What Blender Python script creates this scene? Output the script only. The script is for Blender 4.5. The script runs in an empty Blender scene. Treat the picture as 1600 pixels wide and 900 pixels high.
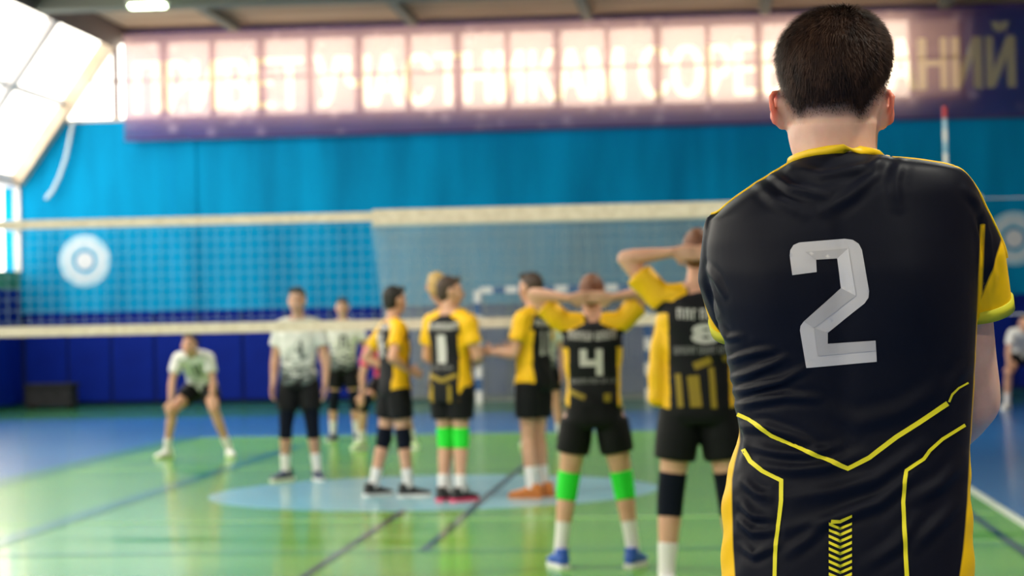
import bpy, bmesh, math, random
import numpy as np
from mathutils import Matrix, Vector
from mathutils.bvhtree import BVHTree

random.seed(7)
rng = np.random.default_rng(7)
scene = bpy.context.scene
COL = scene.collection

# ------------------------------------------------------------------ camera
CAM_H, FPX = 1.465, 3400.0
YAW, PITCH, ROLL = math.radians(4.88), math.radians(0.84), math.radians(-1.12)
CAM_R = (Matrix.Rotation(YAW, 3, 'Z') @ Matrix.Rotation(math.pi / 2 + PITCH, 3, 'X') @ Matrix.Rotation(ROLL, 3, 'Z'))
cam_data = bpy.data.cameras.new('camera')
cam = bpy.data.objects.new('camera', cam_data)
COL.objects.link(cam)
cam.matrix_world = Matrix.Translation((0, 0, CAM_H)) @ CAM_R.to_4x4()
cam_data.sensor_width = 36.0
cam_data.lens = FPX / 1600.0 * 36.0
cam_data.clip_end = 300
cam_data.dof.use_dof = True
cam_data.dof.focus_distance = 3.16
cam_data.dof.aperture_fstop = 6.0
scene.camera = cam

# ------------------------------------------------------------------ world, exposure
world = bpy.data.worlds.new('overcast_sky')
scene.world = world
world.use_nodes = True
bgn = world.node_tree.nodes['Background']
bgn.inputs[0].default_value = (1.0, 0.91, 0.79, 1)
bgn.inputs[1].default_value = 3.4
scene.view_settings.view_transform = 'Standard'
scene.view_settings.look = 'None'
scene.view_settings.gamma = 1.0
scene.view_settings.use_curve_mapping = False
scene.view_settings.exposure = 0.82

# hall dimensions (metres, camera near the origin looking along +Y)
XL, XR, YB, YF, ZC = -12.7, 8.1, 40.0, -9.0, 7.05
SL_X, SL_Z, SILL_L = -10.7, 4.24, 2.55      # inward-leaning glazing on the long wall
WZ0, WZ1 = 5.33, 6.86                      # window band in the end wall
NETY, CX = 19.0, -2.3                      # net line, court centre line


def portal(name, loc, rot, sx, sy):
    l = bpy.data.lights.new(name, 'AREA')
    l.shape = 'RECTANGLE'
    l.size, l.size_y = sx, sy
    l.cycles.is_portal = True
    o = bpy.data.objects.new(name, l)
    COL.objects.link(o)
    o.matrix_world = Matrix.Translation(loc) @ rot.to_4x4()
    return o


def look_rot(d, up=(0, 0, 1)):
    return Vector(d).to_track_quat('-Z', 'Y').to_matrix()


# daylight openings: the vertical band, the leaning glazing, the end-wall band
portal('daylight_portal', (XL - .06, (YB + YF) / 2, (SILL_L + SL_Z) / 2), look_rot((1, 0, 0)), SL_Z - SILL_L, YB - YF)
_n = Vector((ZC - SL_Z, 0, -(SL_X - XL))).normalized()
_c = Vector(((XL + SL_X) / 2, (YB + YF) / 2, (SL_Z + ZC) / 2)) - _n * .08
_ax = Vector((SL_X - XL, 0, ZC - SL_Z))
_yx = Vector((0, 1, 0))
_zx = -_n
_xx = _yx.cross(_zx)
portal('daylight_portal', _c, Matrix((_xx, _yx, _zx)).transposed(), _ax.length, YB - YF)
portal('daylight_portal', ((-11.7 + 5.0) / 2, YB + .3, (WZ0 + WZ1) / 2), look_rot((0, -1, 0)), 16.7, WZ1 - WZ0)


# ------------------------------------------------------------------ helpers
def ray(px, py):
    d = CAM_R @ Vector(((px - 800) / FPX, -(py - 450) / FPX, -1))
    return Vector((0, 0, CAM_H)), d.normalized()


def ground(px, py):
    o, d = ray(px, py)
    return o + d * (-CAM_H / d.z)


def on_y(px, py, Y):
    o, d = ray(px, py)
    return o + d * (Y / d.y)


def tag(o, label=None, cat=None, group=None, kind=None):
    if label: o['label'] = label
    if cat: o['category'] = cat
    if group: o['group'] = group
    if kind: o['kind'] = kind
    return o


def empty(name, loc=(0, 0, 0), rz=0.0):
    o = bpy.data.objects.new(name, None)
    o.empty_display_size = .1
    COL.objects.link(o)
    o.location = loc
    o.rotation_euler = (0, 0, rz)
    return o


def link(name, me, mat=None, parent=None, loc=None, smooth=False):
    o = bpy.data.objects.new(name, me)
    COL.objects.link(o)
    if parent: o.parent = parent
    if loc is not None: o.location = loc
    if mat is not None:
        for m in (mat if isinstance(mat, (list, tuple)) else [mat]):
            me.materials.append(m)
    if smooth:
        me.polygons.foreach_set('use_smooth', [True] * len(me.polygons))
    return o


def mat(name, col, rough=.6, metal=0, spec=.5, **kw):
    m = bpy.data.materials.new(name)
    m.use_nodes = True
    p = m.node_tree.nodes['Principled BSDF']
    p.inputs['Base Color'].default_value = (*col, 1)
    p.inputs['Roughness'].default_value = rough
    p.inputs['Metallic'].default_value = metal
    p.inputs['Specular IOR Level'].default_value = spec
    for k, v in kw.items():
        p.inputs[k.replace('_', ' ')].default_value = v
    return m


def noisy(m, c1, c2, scale=3.0, detail=4.0, stretch=(1, 1, 1), bump=0.0, lo=.35, hi=.65):
    nt = m.node_tree
    p = nt.nodes['Principled BSDF']
    tc = nt.nodes.new('ShaderNodeTexCoord')
    mp = nt.nodes.new('ShaderNodeMapping')
    mp.inputs['Scale'].default_value = stretch
    nz = nt.nodes.new('ShaderNodeTexNoise')
    nz.inputs['Scale'].default_value = scale
    nz.inputs['Detail'].default_value = detail
    rp = nt.nodes.new('ShaderNodeValToRGB')
    rp.color_ramp.elements[0].position = lo
    rp.color_ramp.elements[1].position = hi
    rp.color_ramp.elements[0].color = (*c1, 1)
    rp.color_ramp.elements[1].color = (*c2, 1)
    nt.links.new(tc.outputs['Object'], mp.inputs[0])
    nt.links.new(mp.outputs[0], nz.inputs['Vector'])
    nt.links.new(nz.outputs[0], rp.inputs[0])
    nt.links.new(rp.outputs[0], p.inputs['Base Color'])
    if bump:
        b = nt.nodes.new('ShaderNodeBump')
        b.inputs['Strength'].default_value = bump
        b.inputs['Distance'].default_value = .01
        nt.links.new(nz.outputs[0], b.inputs['Height'])
        nt.links.new(b.outputs[0], p.inputs['Normal'])
    return m


class MB:
    """collects closed shells; build() makes one mesh"""
    def __init__(self):
        self.v, self.f = [], []

    def add(self, v, f):
        n = len(self.v)
        self.v += [tuple(x) for x in v]
        self.f += [tuple(i + n for i in q) for q in f]

    def box(self, x0, x1, y0, y1, z0, z1):
        v = [(x, y, z) for z in (z0, z1) for y in (y0, y1) for x in (x0, x1)]
        self.add(v, [(0, 2, 3, 1), (4, 5, 7, 6), (0, 1, 5, 4), (2, 6, 7, 3), (0, 4, 6, 2), (1, 3, 7, 5)])
        return self

    def prism(self, poly, a, b, axis='y'):
        """poly in (p,q); extruded from a to b along axis"""
        n = len(poly)
        mk = {'y': lambda p, q, t: (p, t, q), 'z': lambda p, q, t: (p, q, t), 'x': lambda p, q, t: (t, p, q)}[axis]
        v = [mk(p, q, a) for p, q in poly] + [mk(p, q, b) for p, q in poly]
        f = [tuple(range(n)), tuple(range(2 * n - 1, n - 1, -1))]
        f += [(i, i + n, (i + 1) % n + n, (i + 1) % n) for i in range(n)]
        self.add(v, f)
        return self

    def loft(self, secs, n=24):
        """secs: (centre, axis_a, axis_b, exponent) with half axes as vectors"""
        rings = []
        for c, a, b, e in secs:
            c, a, b = np.array(c, float), np.array(a, float), np.array(b, float)
            t = np.linspace(0, 2 * math.pi, n, endpoint=False)
            ct, st = np.cos(t), np.sin(t)
            ct = np.sign(ct) * np.abs(ct) ** (2 / e)
            st = np.sign(st) * np.abs(st) ** (2 / e)
            rings.append(c + ct[:, None] * a + st[:, None] * b)
        v = np.concatenate(rings + [np.array([secs[0][0], secs[-1][0]], float)])
        m = len(secs)
        f = []
        for k in range(m - 1):
            for i in range(n):
                j = (i + 1) % n
                f.append((k * n + i, k * n + j, (k + 1) * n + j, (k + 1) * n + i))
        for i in range(n):
            j = (i + 1) % n
            f.append((m * n, j, i))
            f.append((m * n + 1, (m - 1) * n + i, (m - 1) * n + j))
        self.add(v, f)
        return self

    def tube(self, pts, rad, n=14, round_ends=True, flat=1.0, side=None):
        pts = [np.array(p, float) for p in pts]
        rad = list(rad)
        P, R = [], []
        if round_ends:
            d = pts[1] - pts[0]; d /= np.linalg.norm(d)
            for a in (1.0, .75, .35):
                P.append(pts[0] - d * rad[0] * a * .9); R.append(rad[0] * max(.02, math.sqrt(1 - a * a)))
        P += pts; R += rad
        if round_ends:
            d = pts[-1] - pts[-2]; d /= np.linalg.norm(d)
            for a in (.35, .75, 1.0):
                P.append(pts[-1] + d * rad[-1] * a * .9); R.append(rad[-1] * max(.02, math.sqrt(1 - a * a)))
        secs = []
        ref = np.array(side if side is not None else (1, 0, 0), float)
        for i, p in enumerate(P):
            d = P[min(i + 1, len(P) - 1)] - P[max(i - 1, 0)]
            d /= (np.linalg.norm(d) + 1e-9)
            r = ref
            if abs(np.dot(r, d)) > .92: r = np.array((0, 1, 0.)) if abs(d[1]) < .8 else np.array((0, 0, 1.))
            a = r - d * np.dot(r, d); a /= np.linalg.norm(a)
            b = np.cross(d, a)
            secs.append((p, a * R[i], b * R[i] * flat, 2))
        return self.loft(secs, n)

    def ell(self, c, a, b, h, n=20, m=12, up=(0, 0, 1), right=(1, 0, 0)):
        up = np.array(up, float); up /= np.linalg.norm(up)
        r = np.array(right, float); r = r - up * np.dot(r, up); r /= np.linalg.norm(r)
        fw = np.cross(up, r)
        secs = []
        for i in range(m + 1):
            t = -math.pi / 2 + math.pi * i / m
            k = max(.02, math.cos(t))
            secs.append((np.array(c, float) + up * h * math.sin(t), r * a * k, fw * b * k, 2))
        return self.loft(secs, n)

    def mesh(self, name):
        me = bpy.data.meshes.new(name)
        me.from_pydata(self.v, [], self.f)
        me.update()
        return me

    def build(self, name, m, parent=None, loc=None, smooth=False):
        return link(name, self.mesh(name), m, parent, loc, smooth)


def remesh(mb, voxel, smooth=4, factor=.5):
    me = mb.mesh('tmp')
    o = bpy.data.objects.new('tmp', me)
    COL.objects.link(o)
    r = o.modifiers.new('r', 'REMESH')
    r.mode = 'VOXEL'
    r.voxel_size = voxel
    if smooth:
        s = o.modifiers.new('s', 'SMOOTH')
        s.factor, s.iterations = factor, smooth
    dg = bpy.context.evaluated_depsgraph_get()
    out = bpy.data.meshes.new_from_object(o.evaluated_get(dg))
    bpy.data.objects.remove(o)
    bpy.data.meshes.remove(me)
    out.polygons.foreach_set('use_smooth', [True] * len(out.polygons))
    return out


def co(me):
    a = np.empty(len(me.vertices) * 3)
    me.vertices.foreach_get('co', a)
    return a.reshape(-1, 3)


def nor(me):
    a = np.empty(len(me.vertices) * 3)
    me.vertices.foreach_get('normal', a)
    return a.reshape(-1, 3)


def face_centres(me):
    a = np.empty(len(me.polygons) * 3)
    me.polygons.foreach_get('center', a)
    return a.reshape(-1, 3)


def bvh_of(me):
    return BVHTree.FromPolygons([v.co[:] for v in me.vertices], [p.vertices[:] for p in me.polygons])


def flat_mesh(polys, step):
    """2D polygons (p,q) -> bmesh in the XZ plane, sliced into a grid so that it can follow a curved surface"""
    bm = bmesh.new()
    for poly in polys:
        vs = [bm.verts.new((p, 0, q)) for p, q in poly]
        bm.faces.new(vs)
    return slice_grid(bm, step)


def slice_grid(bm, step):
    bm.normal_update()
    bmesh.ops.triangulate(bm, faces=bm.faces[:])
    xs = [v.co.x for v in bm.verts]; zs = [v.co.z for v in bm.verts]
    for lo, hi, nrm in ((min(xs), max(xs), (1, 0, 0)), (min(zs), max(zs), (0, 0, 1))):
        k = lo + step
        while k < hi:
            bmesh.ops.bisect_plane(bm, geom=bm.verts[:] + bm.edges[:] + bm.faces[:], plane_co=Vector(nrm) * k, plane_no=nrm)
            k += step
    return bm


def glyph_bm(text, height, width=None, bold=.02):
    cu = bpy.data.curves.new('t', 'FONT')
    cu.body = text
    cu.offset = bold
    cu.resolution_u = 4
    o = bpy.data.objects.new('t', cu)
    COL.objects.link(o)
    dg = bpy.context.evaluated_depsgraph_get()
    me = bpy.data.meshes.new_from_object(o.evaluated_get(dg))
    bpy.data.objects.remove(o)
    a = co(me)
    lo, hi = a.min(0), a.max(0)
    sz = height / (hi[1] - lo[1])
    sx = (width / (hi[0] - lo[0])) if width else sz
    bm = bmesh.new()
    bm.from_mesh(me)
    bpy.data.meshes.remove(me)
    for v in bm.verts:
        v.co = Vector(((v.co.x - (lo[0] + hi[0]) / 2) * sx, 0, (v.co.y - (lo[1] + hi[1]) / 2) * sz))
    bmesh.ops.remove_doubles(bm, verts=bm.verts[:], dist=1e-5)
    return bm


def stick(bm, bvh, origin_fn, off, name, m, parent):
    """drop a flat sliced bmesh (p,0,q) on a surface along rays"""
    bad = []
    for v in bm.verts:
        o, d = origin_fn(v.co.x, v.co.z)
        hit, nrm, _, _ = bvh.ray_cast(o, d)
        if hit is None:
            bad.append(v)
        else:
            if nrm.dot(d) > 0: nrm = -nrm
            v.co = hit + nrm * off
    if bad: bmesh.ops.delete(bm, geom=bad, context='VERTS')
    me = bpy.data.meshes.new(name)
    bm.to_mesh(me); bm.free()
    return link(name, me, m, parent, smooth=True)


# ------------------------------------------------------------------ materials
M = {}
M['wall'] = noisy(mat('blue_wall_paint', (.0, .27, .55), .7, spec=.06), (.0, .20, .43), (.0, .30, .62), 1.1, 3, (1.2, 1, .22))
M['pad'] = noisy(mat('wall_pad_vinyl', (.0, .018, .30), .6, spec=.12), (.0, .010, .19), (.0, .016, .26), .8, 2)
M['pad_gap'] = mat('pad_backing', (.0, .006, .05), .8)
M['white_wall'] = noisy(mat('whitewash', (.62, .6, .56), .8), (.55, .53, .49), (.68, .66, .62), 1.5, 4)
M['tan_wall'] = noisy(mat('tan_wall_boards', (.30, .21, .13), .7), (.26, .18, .11), (.34, .24, .15), 1.5, 4)
M['green_wall'] = noisy(mat('green_wall_paint', (.03, .22, .13), .7), (.02, .18, .10), (.04, .25, .15), 1.5, 3)
M['ceil'] = noisy(mat('ceiling_boards', (.46, .33, .22), .8), (.38, .26, .17), (.52, .39, .27), 1.2, 4, (.3, 2, 1))
M['beam'] = mat('roof_beam_paint', (.16, .17, .14), .7)
M['frame'] = noisy(mat('window_frame_paint', (.62, .5, .38), .6), (.55, .42, .30), (.68, .56, .44), 2, 4)
M['mullion'] = mat('window_mullion_paint', (.16, .11, .13), .6)
M['brown'] = mat('dark_brown_beam_paint', (.085, .045, .028), .7)
M['purlin'] = mat('glazing_bar_paint', (.66, .64, .66), .6)
M['white_cloth'] = noisy(mat('net_tape_cloth', (.72, .62, .50), .8), (.66, .56, .44), (.78, .68, .56), 14, 3)
M['cord'] = mat('net_cord', (.40, .56, .62), .8)
M['stopnet'] = mat('stop_net_cord', (.60, .68, .60), .85)
M['red'] = mat('red_band_paint', (.55, .03, .03), .5)
M['white_paint'] = mat('white_paint', (.8, .8, .8), .5)
M['blue_paint'] = mat('goal_blue_paint', (.02, .10, .30), .45)
M['steel'] = mat('post_steel', (.45, .47, .5), .4, .8)
M['dark_box'] = noisy(mat('black_box_cloth', (.012, .012, .016), .8), (.008, .008, .01), (.02, .02, .025), 6)
M['rope'] = mat('rope_fibre', (.55, .62, .66), .9)
M['emblem'] = noisy(mat('emblem_paint', (.5, .66, .78), .7), (.24, .50, .70), (.46, .62, .76), 5, 4)
M['emblem_white'] = mat('emblem_white_paint', (.62, .66, .74), .7)
M['emblem_blue'] = mat('emblem_blue_paint', (.13, .45, .70), .7)


def glass(name, tint, haze=0.0):
    m = bpy.data.materials.new(name)
    m.use_nodes = True
    nt = m.node_tree
    nt.nodes.remove(nt.nodes['Principled BSDF'])
    out = nt.nodes['Material Output']
    tr = nt.nodes.new('ShaderNodeBsdfTransparent'); tr.inputs[0].default_value = (*tint, 1)
    gl = nt.nodes.new('ShaderNodeBsdfGlossy'); gl.inputs['Roughness'].default_value = .02
    lw = nt.nodes.new('ShaderNodeLayerWeight'); lw.inputs[0].default_value = .5
    pw = nt.nodes.new('ShaderNodeMath'); pw.operation = 'POWER'; pw.inputs[1].default_value = 5
    fr = nt.nodes.new('ShaderNodeMath'); fr.operation = 'MULTIPLY_ADD'; fr.inputs[1].default_value = .35; fr.inputs[2].default_value = .02
    nt.links.new(lw.outputs['Facing'], pw.inputs[0]); nt.links.new(pw.outputs[0], fr.inputs[0])
    mx = nt.nodes.new('ShaderNodeMixShader')
    nt.links.new(fr.outputs[0], mx.inputs[0]); nt.links.new(tr.outputs[0], mx.inputs[1]); nt.links.new(gl.outputs[0], mx.inputs[2])
    last = mx
    if haze:
        tl = nt.nodes.new('ShaderNodeBsdfTranslucent'); tl.inputs[0].default_value = (.6, .58, .55, 1)
        m2 = nt.nodes.new('ShaderNodeMixShader'); m2.inputs[0].default_value = haze
        nt.links.new(mx.outputs[0], m2.inputs[1]); nt.links.new(tl.outputs[0], m2.inputs[2]); last = m2
    nt.links.new(last.outputs[0], out.inputs[0])
    return m


M['glass'] = glass('window_glass', (.97, .98, .97))
M['dimmed'] = glass('dimmed_window_glass', (.34, .29, .25), .35)  # darker tint and haze put into the glass to dim the daylight here


def mesh_vinyl(name, see, dif, tr, blotch=None):
    """perforated banner cloth: part see-through, part printed cloth that also glows when lit from behind"""
    m = bpy.data.materials.new(name)
    m.use_nodes = True
    nt = m.node_tree
    nt.nodes.remove(nt.nodes['Principled BSDF'])
    out = nt.nodes['Material Output']
    t = nt.nodes.new('ShaderNodeBsdfTransparent'); t.inputs[0].default_value = (1, .86, .78, 1)
    d = nt.nodes.new('ShaderNodeBsdfDiffuse'); d.inputs[0].default_value = (*dif, 1)
    l = nt.nodes.new('ShaderNodeBsdfTranslucent'); l.inputs[0].default_value = (*tr, 1)
    a = nt.nodes.new('ShaderNodeMixShader'); a.inputs[0].default_value = .35
    b = nt.nodes.new('ShaderNodeMixShader'); b.inputs[0].default_value = see
    nt.links.new(d.outputs[0], a.inputs[1]); nt.links.new(l.outputs[0], a.inputs[2])
    nt.links.new(a.outputs[0], b.inputs[1]); nt.links.new(t.outputs[0], b.inputs[2])
    nt.links.new(b.outputs[0], out.inputs[0])
    if blotch:
        tc = nt.nodes.new('ShaderNodeTexCoord')
        nz = nt.nodes.new('ShaderNodeTexVoronoi'); nz.inputs['Scale'].default_value = 2.6
        rp = nt.nodes.new('ShaderNodeValToRGB')
        rp.color_ramp.elements[0].position, rp.color_ramp.elements[1].position = .12, .34
        rp.color_ramp.elements[0].color = (*blotch, 1)
        rp.color_ramp.elements[1].color = (*dif, 1)
        nt.links.new(tc.outputs['Object'], nz.inputs['Vector'])
        nt.links.new(nz.outputs['Distance'], rp.inputs[0])
        nt.links.new(rp.outputs[0], d.inputs[0])
    return m


M['banner'] = mesh_vinyl('banner_print', .105, (.055, .045, .30), (.80, .52, .42), (.36, .28, .55))
M['banner_letter'] = mesh_vinyl('banner_letter_print', .28, (.85, .66, .42), (.8, .65, .45))
M['banner_hem'] = mat('banner_hem_cloth', (.06, .03, .16), .7)


def floor_mat(name, c1, c2):
    m = noisy(mat(name, c1, .2, spec=.5), c1, c2, .9, 5, (.5, 2.2, 1))
    p = m.node_tree.nodes['Principled BSDF']
    p.inputs['Coat Weight'].default_value = .25
    p.inputs['Coat Roughness'].default_value = .09
    p.inputs['Roughness'].default_value = .25
    p.inputs['Specular IOR Level'].default_value = .35
    return m


M['f_green'] = floor_mat('green_sport_floor', (.100, .32, .020), (.140, .39, .030))
M['f_blue'] = floor_mat('blue_sport_floor', (.02, .11, .33), (.03, .15, .40))
M['f_sky'] = floor_mat('pale_blue_sport_floor', (.22, .48, .58), (.28, .54, .63))
M['l_white'] = mat('white_line_paint', (.60, .68, .58), .3)
M['l_pale'] = floor_mat('pale_line_paint', (.26, .50, .17), (.3, .55, .2))
M['l_dark'] = floor_mat('dark_line_paint', (.012, .05, .05), (.016, .06, .06))
M['f_dark'] = floor_mat('dark_green_sport_floor', (.02, .12, .045), (.03, .15, .06))
M['l_teal'] = floor_mat('teal_line_paint', (.02, .17, .09), (.03, .2, .11))

# ------------------------------------------------------------------ the hall
floor = tag(MB().box(XL - .3, XR + .3, YF - .3, YB + .3, -.2, 0).build('floor', M['f_blue']), kind='structure')
MB().box(CX - 4.5, CX + 4.5, NETY - 11.5, NETY + 9, 0, .002).build('court_area', M['f_green'], floor)
MB().box(XL, XR, 34.4, YB, 0, .002).build('end_strip', M['f_dark'], floor)
MB().prism([(CX + 1.93 * math.cos(t), NETY - .35 + 1.93 * math.sin(t)) for t in np.linspace(0, 2 * math.pi, 72, endpoint=False)],
           .002, .004, 'z').build('centre_circle', M['f_sky'], floor)


def line(x0, x1, y0, y1, m, z=.004, name='court_line'):
    MB().box(x0, x1, y0, y1, z - .0015, z + .0008).build(name, M[m], floor)


line(CX + 4.45, CX + 4.53, NETY - 11.5, NETY + 9, 'l_white')
line(CX - 4.55, CX - 4.2, NETY - 11.5, NETY + 9, 'l_teal')
line(CX - 4.5, CX + 4.5, NETY + 8.9, NETY + 9.05, 'l_pale')
line(CX - 4.2, CX + 4.4, NETY - 3.06, NETY - 2.96, 'l_pale')
line(CX - 4.2, CX + 4.4, NETY + 2.96, NETY + 3.06, 'l_pale')
line(CX - 4.2, CX + 4.4, 13.72, 13.82, 'l_teal')
line(-4.92, -4.72, 9, 26, 'l_teal', .0055)
line(1.89, 1.96, 8, 26, 'l_dark', .0055)
line(-2.335, -2.275, 8, 16.75, 'l_dark', .0055)
line(-1.81, -1.745, 13.8, 23.5, 'l_dark', .0055)

ceiling = tag(MB().box(SL_X - .4, XR + .3, YF - .3, YB + .3, ZC, ZC + .25).build('ceiling', M['ceil']), kind='structure')
for y in (35.0, 30.0, 24.0, 18.0, 12.0, 6.0, 0.0, -6.0):
    MB().box(SL_X, XR, y - .22, y + .22, ZC - .36, ZC).build('roof_beam', M['beam'], ceiling)
for x in (-8.4, -5.1, -1.9, 1.3, 4.5):
    MB().box(x - .09, x + .09, YF, 39.5, ZC - .16, ZC).build('purlin', M['beam'], ceiling)

wall_right = tag(MB().box(XR, XR + .3, YF - .3, YB + .3, 0, ZC).build('wall_right', M['tan_wall']), kind='structure')
wall_rear = tag(MB().box(XL - .3, XR + .3, YF - .3, YF, 0, ZC).build('wall_rear', M['white_wall']), kind='structure')

# end wall: solid below the window band and right of it
wb = MB()


def slope_x(z): return XL if z < SL_Z else XL + (z - SL_Z) / (ZC - SL_Z) * (SL_X - XL)


wb.prism([(XL - .3, 0), (XR + .3, 0), (XR + .3, WZ0), (slope_x(WZ0) - .06, WZ0), (XL - .06, SL_Z), (XL - .3, SL_Z)], YB, YB + .3)
wb.prism([(slope_x(WZ1) - .06, WZ1), (XR + .3, WZ1), (XR + .3, ZC + .25), (SL_X, ZC + .25)], YB, YB + .3)
wb.box(5.0, XR + .3, YB, YB + .3, WZ0, WZ1)
wall_back = tag(wb.build('wall_back', M['wall']), kind='structure')
MB().box(-9.72, -9.30, YB - .03, YB, 1.8, WZ0).build('pilaster', M['wall'], wall_back)
MB().box(SL_X, XR, YB - .16, YB, ZC - .14, ZC).build('cornice', M['ceil'], wall_back)
# vinyl pads along the end wall
MB().box(XL, XR, YB - .03, YB, .02, 1.74).build('pad_backing', M['pad_gap'], wall_back)
pm = MB()
pm.box(-.40, .40, -.10, -.03, .08, 1.76)
pad_me = pm.mesh('wall_pad')
pad_me.materials.append(M['pad'])
bmp = bmesh.new(); bmp.from_mesh(pad_me)
bmesh.ops.bevel(bmp, geom=bmp.edges[:], offset=.022, segments=2, affect='EDGES'); bmp.to_mesh(pad_me); bmp.free()
for i in range(25):
    o = bpy.data.objects.new('wall_pad', pad_me)
    COL.objects.link(o); o.parent = wall_back
    o.location = (XL + .50 + i * .832, YB, 0)

# end-wall windows
window = tag(empty('window_1', (0, YB + .1, WZ0)), kind='structure')
pitch = .925
x = -11.75 + .925
k = 0
pane_me = MB().box(-.43, .43, -.006, .006, .05, WZ1 - WZ0 - .05).mesh('pane'); pane_me.materials.append(M['glass'])
pane_me2 = MB().box(-.43, .43, -.006, .006, .05, WZ1 - WZ0 - .05).mesh('pane'); pane_me2.materials.append(M['dimmed'])
while x < 5.0:
    w = .075 if k % 2 else .05
    MB().box(x - w, x + w, -.07, .07, 0, WZ1 - WZ0).build('mullion', M['mullion'], window)
    if x + pitch <= 5.2:
        o = bpy.data.objects.new('pane', pane_me if x < 3.3 else pane_me2)
        COL.objects.link(o); o.parent = window; o.location = (x + pitch / 2, 0, 0)
    x += pitch
    k += 1
MB().prism([(-11.9, .05), (-10.85, .05), (-10.85, WZ1 - WZ0 - .05)], -.006, .006).build('pane', M['glass'], window)
MB().box(-11.9, 5.0, -.08, .08, 0, .06).build('rail', M['frame'], window)
MB().box(-10.8, 5.0, -.08, .08, WZ1 - WZ0 - .06, WZ1 - WZ0).build('rail', M['mullion'], window)
MB().box(-11.4, 5.0, -.02, .02, .74, .79).build('rail', M['frame'], window)

# long wall: pads, green strip, window band, leaning glazing
wl = MB()
wl.box(XL - .3, XL, YF - .3, YB + .3, 0, SILL_L)
wall_left = tag(wl.build('wall_left', M['green_wall']), kind='structure')
MB().box(XL - .3, XL, YF - .3, YB + .3, SL_Z - .1, SL_Z + .12).build('eaves_beam', M['purlin'], wall_left)
pml = MB().box(.0, .09, -.40, .40, .08, 2.2).mesh('wall_pad'); pml.materials.append(M['pad'])
for i in range(26):
    o = bpy.data.objects.new('wall_pad', pml)
    COL.objects.link(o); o.parent = wall_left
    o.location = (XL, YB - .62 - i * .832, 0)
window2 = tag(empty('window_2', (XL, 0, SILL_L)), kind='structure')
bay = 1.75
nb = int((YB - YF) / bay)
hgt = SL_Z - .1 - SILL_L
pane3 = MB().box(-.006, .006, .06, bay - .06, .05, hgt - .05).mesh('pane'); pane3.materials.append(M['glass'])
for i in range(nb + 1):
    y = YB - i * bay
    MB().box(-.08, .04, y - .07, y + .07, 0, hgt).build('mullion', M['purlin'], window2)
    if i < nb:
        o = bpy.data.objects.new('pane', pane3); COL.objects.link(o); o.parent = window2; o.location = (-.03, y - bay, 0)
MB().box(-.09, .05, YF, YB, hgt * .5 - .03, hgt * .5 + .03).build('rail', M['purlin'], window2)
window3 = tag(empty('window_3', (XL, 0, SL_Z)), kind='structure')
slx, slz = SL_X - XL, ZC - SL_Z
su = Vector((slx, 0, slz)); slen = su.length; su.normalize()
sn = Vector((su.z, 0, -su.x))     # towards the hall


def slope_box(u0, u1, y0, y1, n0, n1):
    b = MB()
    v = []
    for nn in (n0, n1):
        for yy in (y0, y1):
            for uu in (u0, u1):
                p = su * uu + sn * nn
                v.append((p.x, yy, p.z))
    b.add(v, [(0, 1, 3, 2), (4, 6, 7, 5), (0, 4, 5, 1), (2, 3, 7, 6), (0, 2, 6, 4), (1, 5, 7, 3)])
    return b


pane4 = [slope_box(a, b, .10, bay * 2 - .10, -.06, -.05).mesh('pane') for a, b in ((.05, slen * .5 - .04), (slen * .5 + .04, slen - .05))]
for p4 in pane4: p4.materials.append(M['glass'])
for i in range(nb // 2 + 1):
    y = YB - i * bay * 2
    slope_box(0, slen, y - (.30 if i == 0 else .14), y + (.0 if i == 0 else .14), -.1, .12 if i == 0 else .05).build('glazing_bar', M['frame'] if i == 0 else M['purlin'], window3)
    if i < nb // 2:
        for p4 in pane4:
            o = bpy.data.objects.new('pane', p4); COL.objects.link(o); o.parent = window3; o.location = (0, y - bay * 2, 0)
slope_box(slen * .5 - .05, slen * .5 + .05, YF, YB, -.09, .0).build('rail', M['purlin'], window3)
slope_box(slen - .34, slen + .1, YF, YB, -.1, .16).build('rail', M['brown'], window3)

# ------------------------------------------------------------------ banner
BX0, BX1, BZ0, BZ1, BY = -10.58, 6.05, 4.95, 6.98, YB - .26
banner = tag(empty('banner', (0, BY, BZ0)), 'long purple cloth banner with cream Cyrillic capitals hung across the end windows', 'banner')
bw, bh = BX1 - BX0, BZ1 - BZ0
text_w = 5.72 - (BX0 + .18)
cu = bpy.data.curves.new('t', 'FONT')
cu.body = 'ПРИВЕТ УЧАСТНИКАМ СОРЕВНОВАНИЙ'
cu.resolution_u = 6
to = bpy.data.objects.new('t', cu); COL.objects.link(to)
dg = bpy.context.evaluated_depsgraph_get()
tme = bpy.data.meshes.new_from_object(to.evaluated_get(dg))
bpy.data.objects.remove(to)
tv = co(tme)
lo, hi = tv.min(0), tv.max(0)
CAP, BASE, CAPN, CELL = .88, .53, .70, .022
TX = BX0 + .20 - BX0 + (tv[:, 0] - lo[0]) / (hi[0] - lo[0]) * text_w
TZ = BASE + tv[:, 1] / CAPN * CAP
nx, nz = int(bw / CELL), int(bh / CELL)
gx, gz = (np.arange(nx) + .5) * bw / nx, (np.arange(nz) + .5) * bh / nz
ink = np.zeros((nx, nz), bool)
tme.calc_loop_triangles()
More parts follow.
